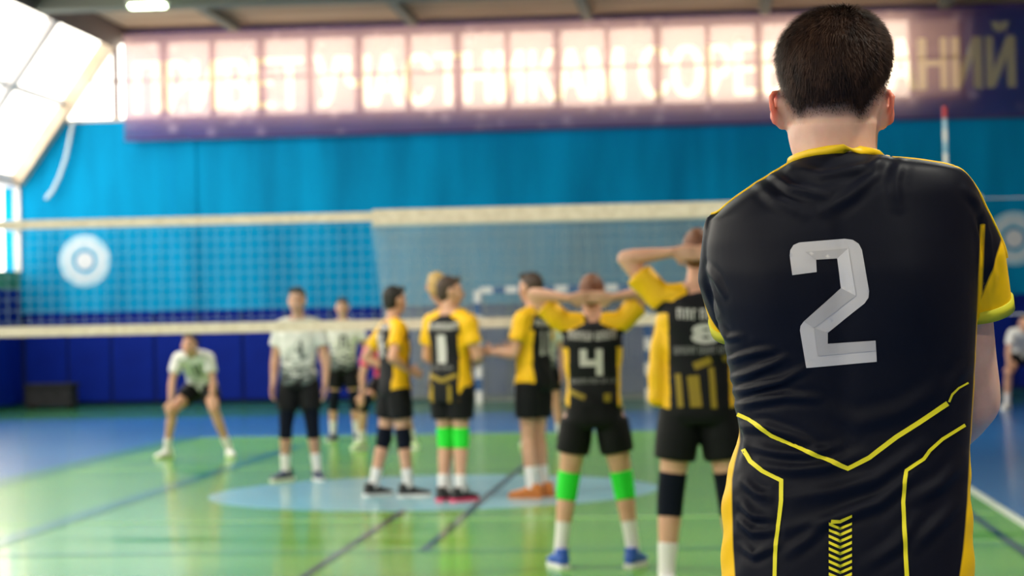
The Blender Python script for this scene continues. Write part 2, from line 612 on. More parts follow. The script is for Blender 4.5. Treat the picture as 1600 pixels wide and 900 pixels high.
for t in tme.loop_triangles:
    (x0, z0), (x1, z1), (x2, z2) = [(TX[i], TZ[i]) for i in t.vertices]
    i0, i1 = max(0, int(min(x0, x1, x2) / bw * nx) - 1), min(nx, int(max(x0, x1, x2) / bw * nx) + 2)
    j0, j1 = max(0, int(min(z0, z1, z2) / bh * nz) - 1), min(nz, int(max(z0, z1, z2) / bh * nz) + 2)
    if i1 <= i0 or j1 <= j0: continue
    A, B = np.meshgrid(gx[i0:i1], gz[j0:j1], indexing='ij')
    d = (x1 - x0) * (z2 - z0) - (x2 - x0) * (z1 - z0)
    if abs(d) < 1e-9: continue
    u = ((A - x0) * (z2 - z0) - (x2 - x0) * (B - z0)) / d
    w = ((x1 - x0) * (B - z0) - (A - x0) * (z1 - z0)) / d
    ink[i0:i1, j0:j1] |= (u >= -.02) & (w >= -.02) & (u + w <= 1.02)
fat = ink.copy()          # bold strokes
fat[1:] |= ink[:-1]; fat[:-1] |= ink[1:]; fat[2:] |= ink[:-2]
bx_, bz_ = np.meshgrid(np.linspace(BX0, BX1, nx + 1), np.linspace(0, bh, nz + 1), indexing='ij')
by_ = .012 * np.sin(bx_ * 6.5) * (1 - bz_ / bh)
vv = np.stack([bx_, by_, bz_], -1).reshape(-1, 3)
I, J = np.meshgrid(np.arange(nx), np.arange(nz), indexing='ij')
q0 = I * (nz + 1) + J
ff = np.stack([q0, q0 + nz + 1, q0 + nz + 2, q0 + 1], -1).reshape(-1, 4)
me = bpy.data.meshes.new('cloth'); me.from_pydata(vv.tolist(), [], ff.tolist()); me.update()
link('cloth', me, [M['banner'], M['banner_letter']], banner, smooth=True)
me.polygons.foreach_set('material_index', fat.reshape(-1).astype(np.int32))
MB().box(BX0, BX1, -.012, .012, bh - .05, bh + .02).build('hem', M['banner_hem'], banner)
MB().box(BX0, BX1, -.016, .016, -.02, .03).build('hem', M['banner_hem'], banner)

# ------------------------------------------------------------------ lamps
lamp_em = bpy.data.materials.new('lamp_tube')
lamp_em.use_nodes = True
_p = lamp_em.node_tree.nodes['Principled BSDF']
_p.inputs['Base Color'].default_value = (.9, .95, .85, 1)
_p.inputs['Emission Color'].default_value = (.80, 1.0, .62, 1)
_p.inputs['Emission Strength'].default_value = 9
M['lamp_body'] = mat('lamp_housing_enamel', (.5, .5, .47), .5)


def lamp(x, y, label, rz=0.0):
    t = tag(empty('ceiling_lamp', (x, y, ZC - .42), rz), label, 'lamp', 'ceiling lamps over the court')
    MB().box(-.32, .32, -.13, .13, .02, .12).build('housing', M['lamp_body'], t)
    MB().box(-.28, .28, -.10, .10, -.03, .02).build('diffuser', lamp_em, t)
    MB().box(-.02, .02, -.02, .02, .12, .42).build('stem', M['steel'], t)
    l = bpy.data.lights.new('lamp_light', 'AREA'); l.shape = 'RECTANGLE'; l.size, l.size_y = .56, .2
    l.energy = 160; l.color = (1.0, .96, .84)
    lo_ = bpy.data.objects.new('lamp_light', l); COL.objects.link(lo_); lo_.parent = t; lo_.location = (0, 0, -.05)


lamp(-8.72, 34.3, 'lit white ceiling lamp near the slanted glazing')
for lx_, ly_ in ((-4.0, 27.0), (3.0, 27.0), (-9.0, 21.0), (-4.0, 14.0), (3.0, 14.0), (-7.0, 5.0), (2.5, 3.0), (-3.5, -3.0), (3.0, -4.5)):  # unseen lamps, added to brighten the hall and the players' backs
    lamp(lx_, ly_, 'added ceiling lamp out of view, lighting the hall from overhead')

# ------------------------------------------------------------------ wall emblems, rope, box
def emblem(px_x, z, label):
    t = tag(empty('wall_emblem', (px_x, YB - .004, z)), label, 'emblem', 'round emblems painted on the end wall')

    def ring(r0, r1, m, y, name):
        b = MB(); n = 48
        v, f = [], []
        for i in range(n):
            a = 2 * math.pi * i / n
            for r in (r0, r1):
                for yy in (0, -y):
                    v.append((r * math.cos(a), yy, r * math.sin(a)))
        for i in range(n):
            j = (i + 1) % n
            A, B = 4 * i, 4 * j
            f += [(A, A + 2, B + 2, B), (A + 1, B + 1, B + 3, A + 3), (A, B, B + 1, A + 1), (A + 2, A + 3, B + 3, B + 2)]
        b.add(v, f); b.build(name, m, t)
    ring(.36, .49, M['emblem'], .004, 'outer_ring')
    ring(.30, .37, M['emblem_white'], .006, 'bright_ring')
    ring(.22, .31, M['emblem'], .004, 'inner_ring')
    ring(.001, .165, M['emblem_white'], .006, 'centre_disc')


emblem(-11.45, 2.73, 'pale round target-like emblem on the end wall beside the side windows')
emblem(5.72, 2.76, 'pale round target-like emblem on the end wall behind the player numbered two')

rp_ = [(-11.60, YB - .12, 5.32), (-11.66, YB - .14, 5.0), (-11.74, YB - .15, 4.65), (-11.86, YB - .15, 4.32), (-12.0, YB - .15, 4.05), (-12.12, YB - .14, 3.92)]
tag(MB().tube(rp_, [.035] * 6, 10).build('rope', M['rope'], smooth=True), 'pale rope hanging in a curve from the end window corner', 'rope')

bx = tag(empty('equipment_box', (-11.85, 39.1, 0)), 'low black equipment box on the floor in the dark wall corner', 'box')
MB().box(-.42, .42, -.25, .25, .05, .40).build('body', M['dark_box'], bx)
MB().box(-.44, .44, -.27, .27, .40, .46).build('lid', M['dark_box'], bx)
for sx in (-.36, .36):
    MB().box(sx - .03, sx + .03, -.2, .2, 0, .05).build('skid', M['dark_box'], bx)

# ------------------------------------------------------------------ volleyball net
net = tag(empty('volleyball_net', (0, NETY, 0)), 'white taped volleyball net stretched across the middle of the court', 'net')
nx0, nx1, nz0, nz1 = CX - 4.75, CX + 4.75, 1.43, 2.43
nm = MB()
x = nx0
c = .0011
while x <= nx1 + 1e-6:
    nm.box(x - c, x + c, -c, c, nz0 + .04, nz1 - .05); x += .1
z = nz0 + .1
while z < nz1 - .05:
    nm.box(nx0, nx1, -c, c, z - c, z + c); z += .1
tag(nm.build('netting', M['cord'], net), kind='stuff')
xs = on_y(582, 330, NETY).x
MB().box(nx0, xs, -.008, .008, nz1 - .07, nz1 + .01).build('top_tape', M['white_cloth'], net)
MB().box(xs, nx1, -.014, .014, nz1 - .10, nz1 + .03).build('top_tape', M['white_cloth'], net)
MB().box(nx0, nx1, -.008, .008, nz0 - .03, nz0 + .06).build('bottom_tape', M['white_cloth'], net)
for sx in (CX - 4.5, CX + 4.45):
    an = MB().box(sx - .004, sx + .004, -.024, -.016, nz0, nz1 + .80).build('antenna', M['white_paint'], net)
    for kk in range(18):
        zz = nz0 + kk * .1
        MB().tube([(sx, -.02, zz + .001), (sx, -.02, zz + .099)], [.018, .018], 8, False).build('band', M['red'] if kk % 6 == 5 else (M['white_paint'] if kk % 2 else M['emblem']), an)
for sx in (CX - 5.4, CX + 5.4):
    MB().tube([(sx, 0, 0), (sx, 0, 2.55)], [.05, .05], 14, False).build('post', M['steel'], net)
    for zz in (nz0, nz1):
        MB().tube([(sx, 0, zz), (nx0 if sx < CX else nx1, 0, zz)], [.006, .006], 6, False).build('cable', M['steel'], net)

# ------------------------------------------------------------------ handball goal and ball-stop net
GX, GY = -2.40, 38.4
goal = tag(empty('handball_goal', (GX, GY, 0)), 'blue and white banded handball goal in front of the end wall', 'goal')


def bands(p0, p1, n, name):
    p0, p1 = np.array(p0, float), np.array(p1, float)
    par = None
    for i in range(n):
        a, b = p0 + (p1 - p0) * i / n, p0 + (p1 - p0) * (i + 1) / n
        lo_, hi_ = np.minimum(a, b), np.maximum(a, b)
        d = np.abs(b - a) < 1e-6
        lo_ = np.where(d, lo_ - .055, lo_); hi_ = np.where(d, hi_ + .055, hi_)
        q = MB().box(lo_[0], hi_[0], lo_[1], hi_[1], lo_[2], hi_[2])
        m = M['white_paint'] if i % 2 == 0 else M['blue_paint']
        if par is None: par = q.build(name, m, goal)
        else: q.build('band', m, par)


bands((-1.5, 0, 0), (-1.5, 0, 2.0), 9, 'post')
bands((1.5, 0, 0), (1.5, 0, 2.0), 9, 'post')
bands((-1.44, 0, 2.0), (1.44, 0, 2.0), 13, 'crossbar')
gb = MB()
for sx in (-1.5, 1.5):
    gb.tube([(sx, 0, 2.0), (sx, .75, 2.0), (sx, .95, 0.02), (sx, .0, .02)], [.02] * 4, 8, False)
gb.tube([(-1.5, .95, .02), (1.5, .95, .02)], [.02, .02], 8, False)
gb.build('back_frame', M['steel'], goal)

stop = tag(empty('ball_stop_net', (0, YB - .35, 0)), 'pale fine-meshed ball stop net hanging behind the goal', 'net')
SX0, SX1, SZ = on_y(603, 500, YB - .35).x, on_y(603, 500, YB - .35).x + 6.9, 3.25
sm_ = MB()
cw = .0043
ns = 130


def sxmap(s, z):     # the loose side edge hangs in a curve
    e = .22 * (z / SZ) ** 2
    return SX0 - e + (SX1 - SX0 + 2 * e) * s


for i in range(ns + 1):
    s = i / ns
    zs = np.linspace(.05, SZ, 9)
    v, f = [], []
    for j, zz in enumerate(zs):
        xx = sxmap(s, zz); yy = .04 * math.sin(s * 40)
        v += [(xx - cw, yy - cw * .6, zz), (xx + cw, yy - cw * .6, zz), (xx + cw, yy + cw * .6, zz), (xx - cw, yy + cw * .6, zz)]
    for j in range(8):
        for q in range(4):
            f.append((4 * j + q, 4 * j + (q + 1) % 4, 4 * j + 4 + (q + 1) % 4, 4 * j + 4 + q))
    sm_.add(v, f)
for j in range(64):
    zz = .05 + (SZ - .05) * j / 63
    sm_.box(sxmap(0, zz), sxmap(1, zz), -cw * .6, cw * .6, zz - cw, zz + cw)
tag(sm_.build('netting', M['stopnet'], stop), kind='stuff')
MB().tube([(sxmap(0, SZ), 0, SZ), (sxmap(1, SZ), 0, SZ)], [.025, .025], 8, False).build('top_rope', M['stopnet'], stop)
for sx in (sxmap(0, SZ), sxmap(1, SZ)):
    MB().box(sx - .02, sx + .02, -.02, .33, SZ - .02, SZ + .02).build('bracket', M['steel'], stop)

# ------------------------------------------------------------------ people
SKIN = mat('skin', (.62, .33, .22), .5, spec=.35)
SKIN.node_tree.nodes['Principled BSDF'].inputs['Subsurface Weight'].default_value = .12
SKIN.node_tree.nodes['Principled BSDF'].inputs['Subsurface Radius'].default_value = (1.0, .35, .2)
SKIN.node_tree.nodes['Principled BSDF'].inputs['Subsurface Scale'].default_value = .012
noisy(SKIN, (.58, .30, .20), (.66, .37, .26), 9, 3)
KIT = {}
KIT['black'] = mat('black_jersey_cloth', (.006, .006, .009), .6, spec=.2)
KIT['yellow'] = mat('yellow_jersey_cloth', (.90, .50, .004), .55, spec=.35)
KIT['shorts'] = mat('black_shorts_cloth', (.006, .006, .008), .65, spec=.18)
KIT['number'] = mat('white_number_print', (.62, .58, .57), .6)
KIT['number_dim'] = mat('grey_lettering_print', (.22, .21, .22), .6)
KIT['gold'] = mat('ochre_stripe_print', (.30, .20, .004), .6)
KIT['pink'] = mat('pink_jersey_cloth', (.80, .05, .16), .6)
KIT['green_pad'] = mat('neon_green_knit', (.01, .72, .03), .7)
KIT['navy_pad'] = mat('navy_knit', (.003, .005, .014), .8, spec=.15)
KIT['sock'] = mat('white_sock_knit', (.78, .75, .76), .8)
KIT['dark_digit'] = mat('dark_number_print', (.06, .08, .08), .6)
KIT['eye'] = mat('eye_dark', (.03, .02, .02), .3)
KIT['lip'] = mat('lip_skin', (.45, .16, .13), .5)
HAIRC = {k: noisy(mat(k + '_hair', c, .55), tuple(x * .7 for x in c), tuple(x * 1.3 for x in c), 60, 3)
         for k, c in dict(black=(.012, .009, .008), brown=(.045, .022, .013), ginger=(.16, .055, .022), blond=(.55, .36, .13)).items()}
SHOE = {k: mat(k + '_shoe', c, .5) for k, c in dict(white=(.75, .75, .75), navy=(.015, .03, .09), black=(.012, .012, .014), pink=(.75, .04, .14), orange=(.55, .17, .03), blue=(.02, .09, .50), lime=(.45, .62, .30)).items()}


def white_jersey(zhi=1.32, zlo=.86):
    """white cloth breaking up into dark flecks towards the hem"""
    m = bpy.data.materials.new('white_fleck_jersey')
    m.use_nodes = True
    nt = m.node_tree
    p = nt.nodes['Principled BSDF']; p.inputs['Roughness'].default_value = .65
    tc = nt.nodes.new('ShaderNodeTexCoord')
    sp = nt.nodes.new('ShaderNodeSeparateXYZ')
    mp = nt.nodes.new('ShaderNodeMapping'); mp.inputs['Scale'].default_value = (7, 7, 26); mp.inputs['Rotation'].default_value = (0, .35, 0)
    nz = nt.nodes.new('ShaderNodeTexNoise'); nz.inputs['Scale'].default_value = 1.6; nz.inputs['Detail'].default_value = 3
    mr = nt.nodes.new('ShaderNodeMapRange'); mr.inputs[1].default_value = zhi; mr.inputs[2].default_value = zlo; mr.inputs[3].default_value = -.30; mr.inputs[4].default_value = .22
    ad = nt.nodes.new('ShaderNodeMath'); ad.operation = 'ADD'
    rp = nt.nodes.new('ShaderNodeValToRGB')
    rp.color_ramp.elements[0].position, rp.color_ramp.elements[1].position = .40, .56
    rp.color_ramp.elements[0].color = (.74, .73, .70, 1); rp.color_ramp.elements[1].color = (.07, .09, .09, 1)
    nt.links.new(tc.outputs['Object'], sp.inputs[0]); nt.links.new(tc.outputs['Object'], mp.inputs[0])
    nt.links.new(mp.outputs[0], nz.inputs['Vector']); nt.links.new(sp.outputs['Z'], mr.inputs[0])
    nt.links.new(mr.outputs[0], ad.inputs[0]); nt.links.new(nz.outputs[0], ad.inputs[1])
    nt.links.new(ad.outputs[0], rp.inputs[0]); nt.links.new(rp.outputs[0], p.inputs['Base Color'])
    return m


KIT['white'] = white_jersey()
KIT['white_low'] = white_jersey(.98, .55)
KIT['white_sleeve'] = mat('white_sleeve_cloth', (.74, .73, .71), .65)
A3 = lambda *a: np.array(a, float)


def unit(v): return v / (np.linalg.norm(v) + 1e-12)


def standing(H):
    k = H / 1.8
    J = dict(pelvis=A3(0, 0, .96), neck=A3(0, -.01, 1.50), head=A3(0, .015, 1.675), headup=A3(0, 0, 1.), face=A3(0, 1., 0))
    for s, n in ((-1, 'L'), (1, 'R')):
        J['sh' + n] = A3(s * .178, -.01, 1.435)
        J['el' + n] = A3(s * .235, -.03, 1.145)
        J['wr' + n] = A3(s * .235, .05, .895)
        J['hip' + n] = A3(s * .09, 0, .92)
        J['kn' + n] = A3(s * .10, .015, .50)
        J['an' + n] = A3(s * .11, -.02, .085)
        J['toe' + n] = A3(s * .25, 1., 0)
        J['hand' + n] = None
    for key in J:
        if key in ('headup', 'face') or key.startswith('toe') or J[key] is None: continue
        J[key] = J[key] * k
    J['k'] = k
    return J


def hand(mb, w, d, palm_n, k, s, curl=.5):
    """palm and five bent fingers; d = along the hand, palm_n = palm normal, s = thumb side"""
    d = unit(A3(*d)); n = A3(*palm_n); n = unit(n - d * np.dot(n, d)); r = np.cross(d, n) * s
    w = A3(*w)
    mb.loft([(w + d * t * k, r * a * k, n * b * k, 2.4) for t, a, b in ((-.01, .022, .018), (.02, .031, .017), (.055, .040, .016), (.085, .041, .014), (.097, .036, .010))], 14)
    for i, (off, ln, rd) in enumerate(((.030, .072, .0092), (.010, .082, .0095), (-.010, .076, .0092), (-.030, .060, .0082))):
        b0 = w + d * .085 * k + r * off * k
        pts, dirv = [b0], d
        for q in range(3):
            dirv = unit(dirv + n * curl * (.45 + .2 * q) + r * off * .25)
            pts.append(pts[-1] + dirv * ln * (.45, .32, .23)[q] * k)
        mb.tube(pts, [rd * k * 1.1, rd * k, rd * .95 * k, rd * .8 * k], 10)
    t0 = w + d * .022 * k + r * .026 * k
    t1 = t0 + unit(r * .9 + d * .7 + n * .25) * .038 * k
    t2 = t1 + unit(r * .25 + d * .9 + n * .35) * .032 * k
    t3 = t2 + unit(d * .9 + n * .5) * .022 * k
    mb.tube([t0, t1, t2, t3], [.0135 * k, .0115 * k, .0105 * k, .008 * k], 10)


def head_shell(mb, J):
    """skull, jaw, nose, brow, ears"""
    k = J['k']; c = J['head']; up = unit(J['headup']); fw = J['face']; fw = unit(fw - up * np.dot(fw, up)); rt = np.cross(fw, up)
    P = lambda x, y, z: c + (rt * x + fw * y + up * z) * k
    mb.ell(P(0, -.012, .025), .075 * k, .096 * k, .098 * k, up=up, right=rt)
    mb.loft([(P(0, y, z), rt * a * k, fw * b * k, 2.3) for y, z, a, b in
             ((.030, -.118, .022, .022), (.030, -.108, .036, .040), (.022, -.080, .052, .062), (.016, -.045, .062, .074), (.010, 0, .070, .083), (.006, .04, .070, .088), (0, .07, .060, .075))], 20)
    mb.tube([P(0, .088, .022), P(0, .104, -.012), P(0, .112, -.030), P(0, .096, -.038)], [.008 * k, .010 * k, .013 * k, .010 * k], 10)
    mb.tube([P(-.045, .078, .030), P(0, .090, .034), P(.045, .078, .030)], [.008 * k, .010 * k, .008 * k], 8)
    mb.tube([P(-.018, .086, -.064), P(0, .092, -.064), P(.018, .086, -.064)], [.007 * k, .009 * k, .007 * k], 8)
    for s in (-1, 1):
        mb.ell(P(s * .080, -.004, -.004), .010 * k, .019 * k, .032 * k, 12, 8, up=up + fw * -.2, right=rt + fw * s * -.35)
        mb.ell(P(s * .045, .058, -.030), .024 * k, .022 * k, .026 * k, 12, 8, up=up, right=rt)
    return P, up, rt, fw


def torso_secs(J, g=0.0, z0=0.0, table=None):
    k = J['k']
    lo, hi = J['pelvis'], J['neck']
    up = unit(hi - lo); L = np.linalg.norm(hi - lo)
    r1 = unit(J['shR'] - J['shL']); r0 = unit(J['hipR'] - J['hipL'])
    tab = table or ((-.14, .150, .108, 0), (-.06, .166, .118, 0), (.0, .163, .115, 0), (.16, .145, .103, .005), (.36, .148, .104, .01), (.56, .166, .114, .01),
                    (.74, .176, .116, .005), (.86, .168, .104, 0), (.92, .135, .088, -.005), (.965, .085, .070, -.008), (1.0, .055, .056, -.005))
    out = []
    for t, a, b, yo in tab:
        if t < z0: continue
        r = unit(r0 * (1 - min(1, max(0, t))) + r1 * min(1, max(0, t)))
        r = unit(r - up * np.dot(r, up)); f = np.cross(up, r)
        bend = J.get('bend', A3(0, 0, 0)) * math.sin(math.pi * min(1, max(0, t)))
        out.append((lo + up * L * t + f * yo * k + bend, r * (a + g) * k, f * (b + g) * k, 2.5))
    return out


def limb(mb, pts, prof, k, n=14):
    """pts: two joints; prof: [(t, r)]"""
    a, b = pts
    mb.tube([a + (b - a) * t for t, _ in prof], [r * k for _, r in prof], n)


THIGH = ((0, .088), (.25, .086), (.55, .074), (.85, .060), (1, .056))
CALF = ((0, .054), (.12, .054), (.30, .057), (.55, .048), (.8, .036), (1, .034))
UARM = ((0, .054), (.3, .050), (.6, .045), (.9, .040), (1, .039))
FARM = ((0, .039), (.2, .042), (.5, .036), (.85, .027), (1, .025))


def add_part(name, mb, voxel, m, parent, smooth=3):
    me = remesh(mb, voxel, smooth)
    return link(name, me, m, parent)


def shoe(parent, an, toe, k, colours):
    """trainer: shaped upper, pale sole"""
    upper_m, sole_m = SHOE[colours[0]], SHOE[colours[1]]
    d = unit(A3(toe[0], toe[1], 0)); r = A3(d[1], -d[0], 0); u = A3(0, 0, 1.)
    o = A3(an[0], an[1], an[2] - .085 * k) - d * .015
    b = MB()
    b.loft([(o + (d * y + u * z) * k, r * a * k, u * h * k, 2.4) for y, z, a, h in
            ((-.075, .050, .022, .022), (-.065, .055, .034, .036), (-.03, .062, .038, .046), (.01, .066, .040, .048), (.05, .058, .043, .040), (.10, .046, .048, .030), (.15, .040, .046, .024), (.19, .036, .034, .018), (.205, .034, .018, .010))], 18)
    b.loft([(o + u * z * k + d * -.02 * k, r * .041 * k, d * .050 * k, 2) for z in (.06, .085, .105, .118)], 16)
    s = add_part('shoe', b, .006, upper_m, parent, 2)
    q = MB()
    ring = [(-.082, .020), (-.075, .034), (-.03, .040), (.03, .041), (.10, .050), (.16, .046), (.195, .032), (.21, .015)]
    out = [(o + d * y * k + r * x * k) for y, x in ring] + [(o + d * y * k - r * x * k) for y, x in reversed(ring)]
    q.prism([(p[0], p[1]) for p in out], .0, .028 * k, 'z')
    q.build('sole', sole_m, s)
    lc = MB()
    for i in range(4):
        c = o + (d * (.035 + .024 * i) + u * (.098 - .012 * i)) * k
        lc.tube([c - r * .022 * k, c + u * .006 * k, c + r * .022 * k], [.004 * k] * 3, 6)
    lc.build('laces', sole_m, s)
    return s


def digits(text, hgt, w, cx, cz, shirt, bvh, m, parent, back=True, bold=.03, step=.03, name='number'):
    bm = slice_grid(glyph_bm(text, hgt, w, bold), step)
    for v in bm.verts:
        v.co.x = (v.co.x if back else -v.co.x) + cx; v.co.z += cz
    fn = (lambda p, q: (Vector((p, -.8, q)), Vector((0, 1, 0)))) if back else (lambda p, q: (Vector((p, .8, q)), Vector((0, -1, 0))))
    return stick(bm, bvh, fn, .004, name, m, parent)


def polys_on(polys, bvh, m, parent, name, back=True, off=.004, step=.03):
    fn = (lambda p, q: (Vector((p, -.8, q)), Vector((0, 1, 0)))) if back else (lambda p, q: (Vector((p, .8, q)), Vector((0, -1, 0))))
    return stick(flat_mesh(polys, step), bvh, fn, off, name, m, parent)


def band(x0, z0, x1, z1, w):
    d = A3(x1 - x0, z1 - z0); d = d / np.linalg.norm(d); n = A3(-d[1], d[0]) * w / 2
    return [(x0 + n[0], z0 + n[1]), (x0 - n[0], z0 - n[1]), (x1 - n[0], z1 - n[1]), (x1 + n[0], z1 + n[1])]


def word(cx, cz, w, h, n, arc=0.0, seed=1):
    """a worn word too blurred to read: upright stems with joining bars"""
    rr = random.Random(seed)
    out = []
    for i in range(n):
        t = (i + .5) / n - .5
        x, z = cx + t * w, cz + arc * (4 * t * t)
        s = w / n * .36
        out.append([(x - s, z - h / 2), (x - s * .35, z - h / 2), (x - s * .35, z + h / 2), (x - s, z + h / 2)])
        if rr.random() < .8: out.append([(x + s * .35, z - h / 2), (x + s, z - h / 2), (x + s, z + h / 2), (x + s * .35, z + h / 2)])
        zz = z + rr.choice((-.4, 0, .38)) * h
        out.append([(x - s * .34, zz - h * .1), (x + s * .34, zz - h * .1), (x + s * .34, zz + h * .1), (x - s * .34, zz + h * .1)])
    return out


def person(label, px, py, H, heading, J, kit, hair='brown', pads=None, pad_len=.20, shoes=('white', 'white'), socks=.20, tights=None,
           hem=-.14, shorts_t=.62, group='volleyball players on court', voxel=.010, sleeve_t=.62, flap=False, side_w=.10, sock_on=True, loc=None):
    p = loc if loc is not None else ground(px, py)
    root = tag(empty('person', (p[0], p[1], 0), math.radians(heading)), label, 'person', group)
    k = J['k']
    # body: one continuous surface
    b = MB()
    P, up, rt, fw = head_shell(b, J)
    b.tube([J['neck'] - unit(J['neck'] - J['pelvis']) * .05 * k, J['neck'], J['head'] - up * .06 * k - fw * .012 * k], [.062 * k, .056 * k, .054 * k], 16)
    b.loft(torso_secs(J), 24)
    for n_ in 'LR':
        limb(b, (J['sh' + n_], J['el' + n_]), UARM, k); limb(b, (J['el' + n_], J['wr' + n_]), FARM, k)
        b.tube([J['neck'] + (J['sh' + n_] - J['neck']) * .15, J['neck'] + (J['sh' + n_] - J['neck']) * .6, J['sh' + n_]], [.055 * k, .055 * k, .056 * k])
        limb(b, (J['hip' + n_], J['kn' + n_]), THIGH, k); limb(b, (J['kn' + n_], J['an' + n_]), CALF, k)
        dh, nh, sh_, cu_ = J['hand' + n_] or (unit(J['wr' + n_] - J['el' + n_]), A3(-1 if n_ == 'R' else 1, .2, 0), 1 if n_ == 'R' else -1, .4)
        hand(b, J['wr' + n_], dh, nh, k, sh_, cu_)
        d = unit(A3(J['toe' + n_][0], J['toe' + n_][1], 0))
        b.tube([J['an' + n_] + A3(0, 0, -.03 * k), J['an' + n_] + d * .08 * k + A3(0, 0, -.05 * k)], [.032 * k, .028 * k])
    add_part('body', b, min(voxel, .0085), SKIN, root, 3)
    # hair: cap over crown and back of the head
    h = MB()
    h.ell(P(0, -.020, .037), .0785 * k, .0975 * k, .096 * k, up=up, right=rt)
    h.ell(P(0, -.045, -.010), .070 * k, .066 * k, .075 * k, up=up, right=rt)
    h.tube([P(-.05, .055, .094), P(0, .070, .104), P(.05, .055, .094)], [.020 * k, .024 * k, .020 * k])
    hm = remesh(h, .008, 2)
    hv = co(hm); hv += nor(hm) * (rng.normal(0, .0016, len(hv)))[:, None]
    hm.vertices.foreach_set('co', hv.reshape(-1)); hm.update()
    link('hair', hm, HAIRC[hair], root)
    for s in (-1, 1):
        MB().ell(P(s * .031, .079, .008), .013 * k, .008 * k, .007 * k, 10, 6, up=up, right=rt).build('eye', KIT['eye'], root, smooth=True)
        MB().tube([P(s * .018, .091, .028), P(s * .048, .082, .030)], [.005 * k, .004 * k], 6).build('eyebrow', HAIRC[hair], root, smooth=True)
    MB().tube([P(-.020, .095, -.065), P(0, .1005, -.064), P(.020, .095, -.065)], [.004 * k, .0055 * k, .004 * k], 6).build('mouth', KIT['lip'], root, smooth=True)
    # jersey
    s_ = MB()
    tab = ((hem, .176, .128, 0), (-.06, .180, .130, 0), (.06, .172, .124, 0), (.2, .164, .118, .003), (.36, .164, .118, .008), (.56, .178, .124, .01),
           (.74, .186, .124, .005), (.86, .176, .112, 0), (.92, .142, .094, -.005), (.96, .095, .078, -.008), (.985, .068, .066, -.006))
    s_.loft(torso_secs(J, .0, -9, tab), 28)
    if flap:
        s_.tube([J['pelvis'] + A3(-.20, 0, .02) * k, J['pelvis'] + A3(-.195, 0, .22) * k, J['pelvis'] + A3(-.16, 0, .40) * k], [.05 * k, .045 * k, .04 * k], 14)
    for n_ in 'LR':
        sh, el = J['sh' + n_], J['el' + n_]
        s_.tube([J['neck'] + (sh - J['neck']) * .25 - A3(0, 0, .012 * k), J['neck'] + (sh - J['neck']) * .65, sh], [.062 * k, .066 * k, .068 * k])
        e = sh + (el - sh) * sleeve_t
        s_.tube([sh, sh + (el - sh) * sleeve_t * .5, e], [.068 * k, .070 * k, .072 * k], 16, False)
    sm = remesh(s_, voxel, 3)
    # soft folds
    sv, sn_ = co(sm), nor(sm)
    fold = np.sin(sv[:, 2] * 38 + 5 * np.sin(sv[:, 0] * 9 + H * 7) + sv[:, 1] * 14) * .0028 * k
    sv = sv + sn_ * fold[:, None]
    sm.vertices.foreach_set('co', sv.reshape(-1)); sm.update()
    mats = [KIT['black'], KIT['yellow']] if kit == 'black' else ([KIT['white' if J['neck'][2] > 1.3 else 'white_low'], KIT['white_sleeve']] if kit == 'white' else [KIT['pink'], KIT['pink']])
    shirt = link('shirt', sm, mats, root)
    fc = face_centres(sm)
    lo, hi = J['pelvis'], J['neck']
    ax = unit(hi - lo); L = np.linalg.norm(hi - lo)
    rr = unit(J['shR'] - J['shL']); rr = unit(rr - ax * np.dot(rr, ax))
    rel = fc - lo
    t = rel @ ax / L
    u = np.abs(rel @ rr) / k
    sel = np.zeros(len(fc), bool)
    for n_ in 'LR':
        sh, el = J['sh' + n_], J['el' + n_]
        dv = el - sh; ln = np.linalg.norm(dv); dv = dv / ln
        q = (fc - sh) @ dv
        dist = np.linalg.norm(fc - sh - np.outer(q, dv), axis=1)
        sel |= (q > -.02) & (dist < .085 * k) & (u > .135)
    if kit == 'black':
        fwd = np.cross(ax, rr)
        dep = rel @ fwd / k
        sel |= (t > .90) & (u > .05) & (t + u * .9 > 1.02)
        sel |= (u > .172 - side_w * .25) & (t < .70) & (np.abs(dep) < side_w)
        if flap: sel |= (rel @ rr / k < -.145) & (t < .8)
    sm.polygons.foreach_set('material_index', sel.astype(np.int32)); sm.update()
    # shorts
    q = MB()
    q.loft(torso_secs(J, .0, -9, ((-.20, .150, .118, 0), (-.12, .178, .130, 0), (0, .174, .126, 0), (.10, .160, .116, 0))), 24)
    for n_ in 'LR':
        a, e = J['hip' + n_], J['kn' + n_]
        q.tube([a + (e - a) * tt for tt in (0, .3, shorts_t)], [.104 * k, .108 * k, .104 * k], 18, False)
    add_part('shorts', q, voxel, KIT['shorts'], root, 3)
    for n_ in 'LR':
        h_, kn, an = J['hip' + n_], J['kn' + n_], J['an' + n_]
        if tights:
            add_part('leggings', MB().tube([h_ + (kn - h_) * .55, kn, kn + (an - kn) * tights], [.082 * k, .064 * k, .062 * k], 16, False), .008, KIT['navy_pad'], root, 2)
        if pads:
            up_, dn = unit(h_ - kn), unit(an - kn)
            cc = KIT['green_pad'] if pads == 'green' else KIT['navy_pad']
            pb = MB().tube([kn + up_ * pad_len * .55 * k, kn + up_ * .03 * k, kn + dn * .03 * k, kn + dn * pad_len * .5 * k], [.069 * k, .068 * k, .066 * k, .062 * k], 18, False)
            pb.ell(kn + A3(0, .035, 0) * k, .05 * k, .04 * k, .065 * k)
            add_part('knee_pad', pb, .007, cc, root, 2)
        if sock_on:
            f_ = unit(kn - an)
            add_part('sock', MB().tube([an + f_ * socks * k, an + f_ * socks * .5 * k, an + f_ * .02 * k, an - A3(0, 0, .03) * k], [.051 * k, .044 * k, .041 * k, .040 * k], 16, False), .007, KIT['sock'], root, 2)
        shoe(root, J['an' + n_], J['toe' + n_], k, shoes)
    return root, shirt, bvh_of(sm), J


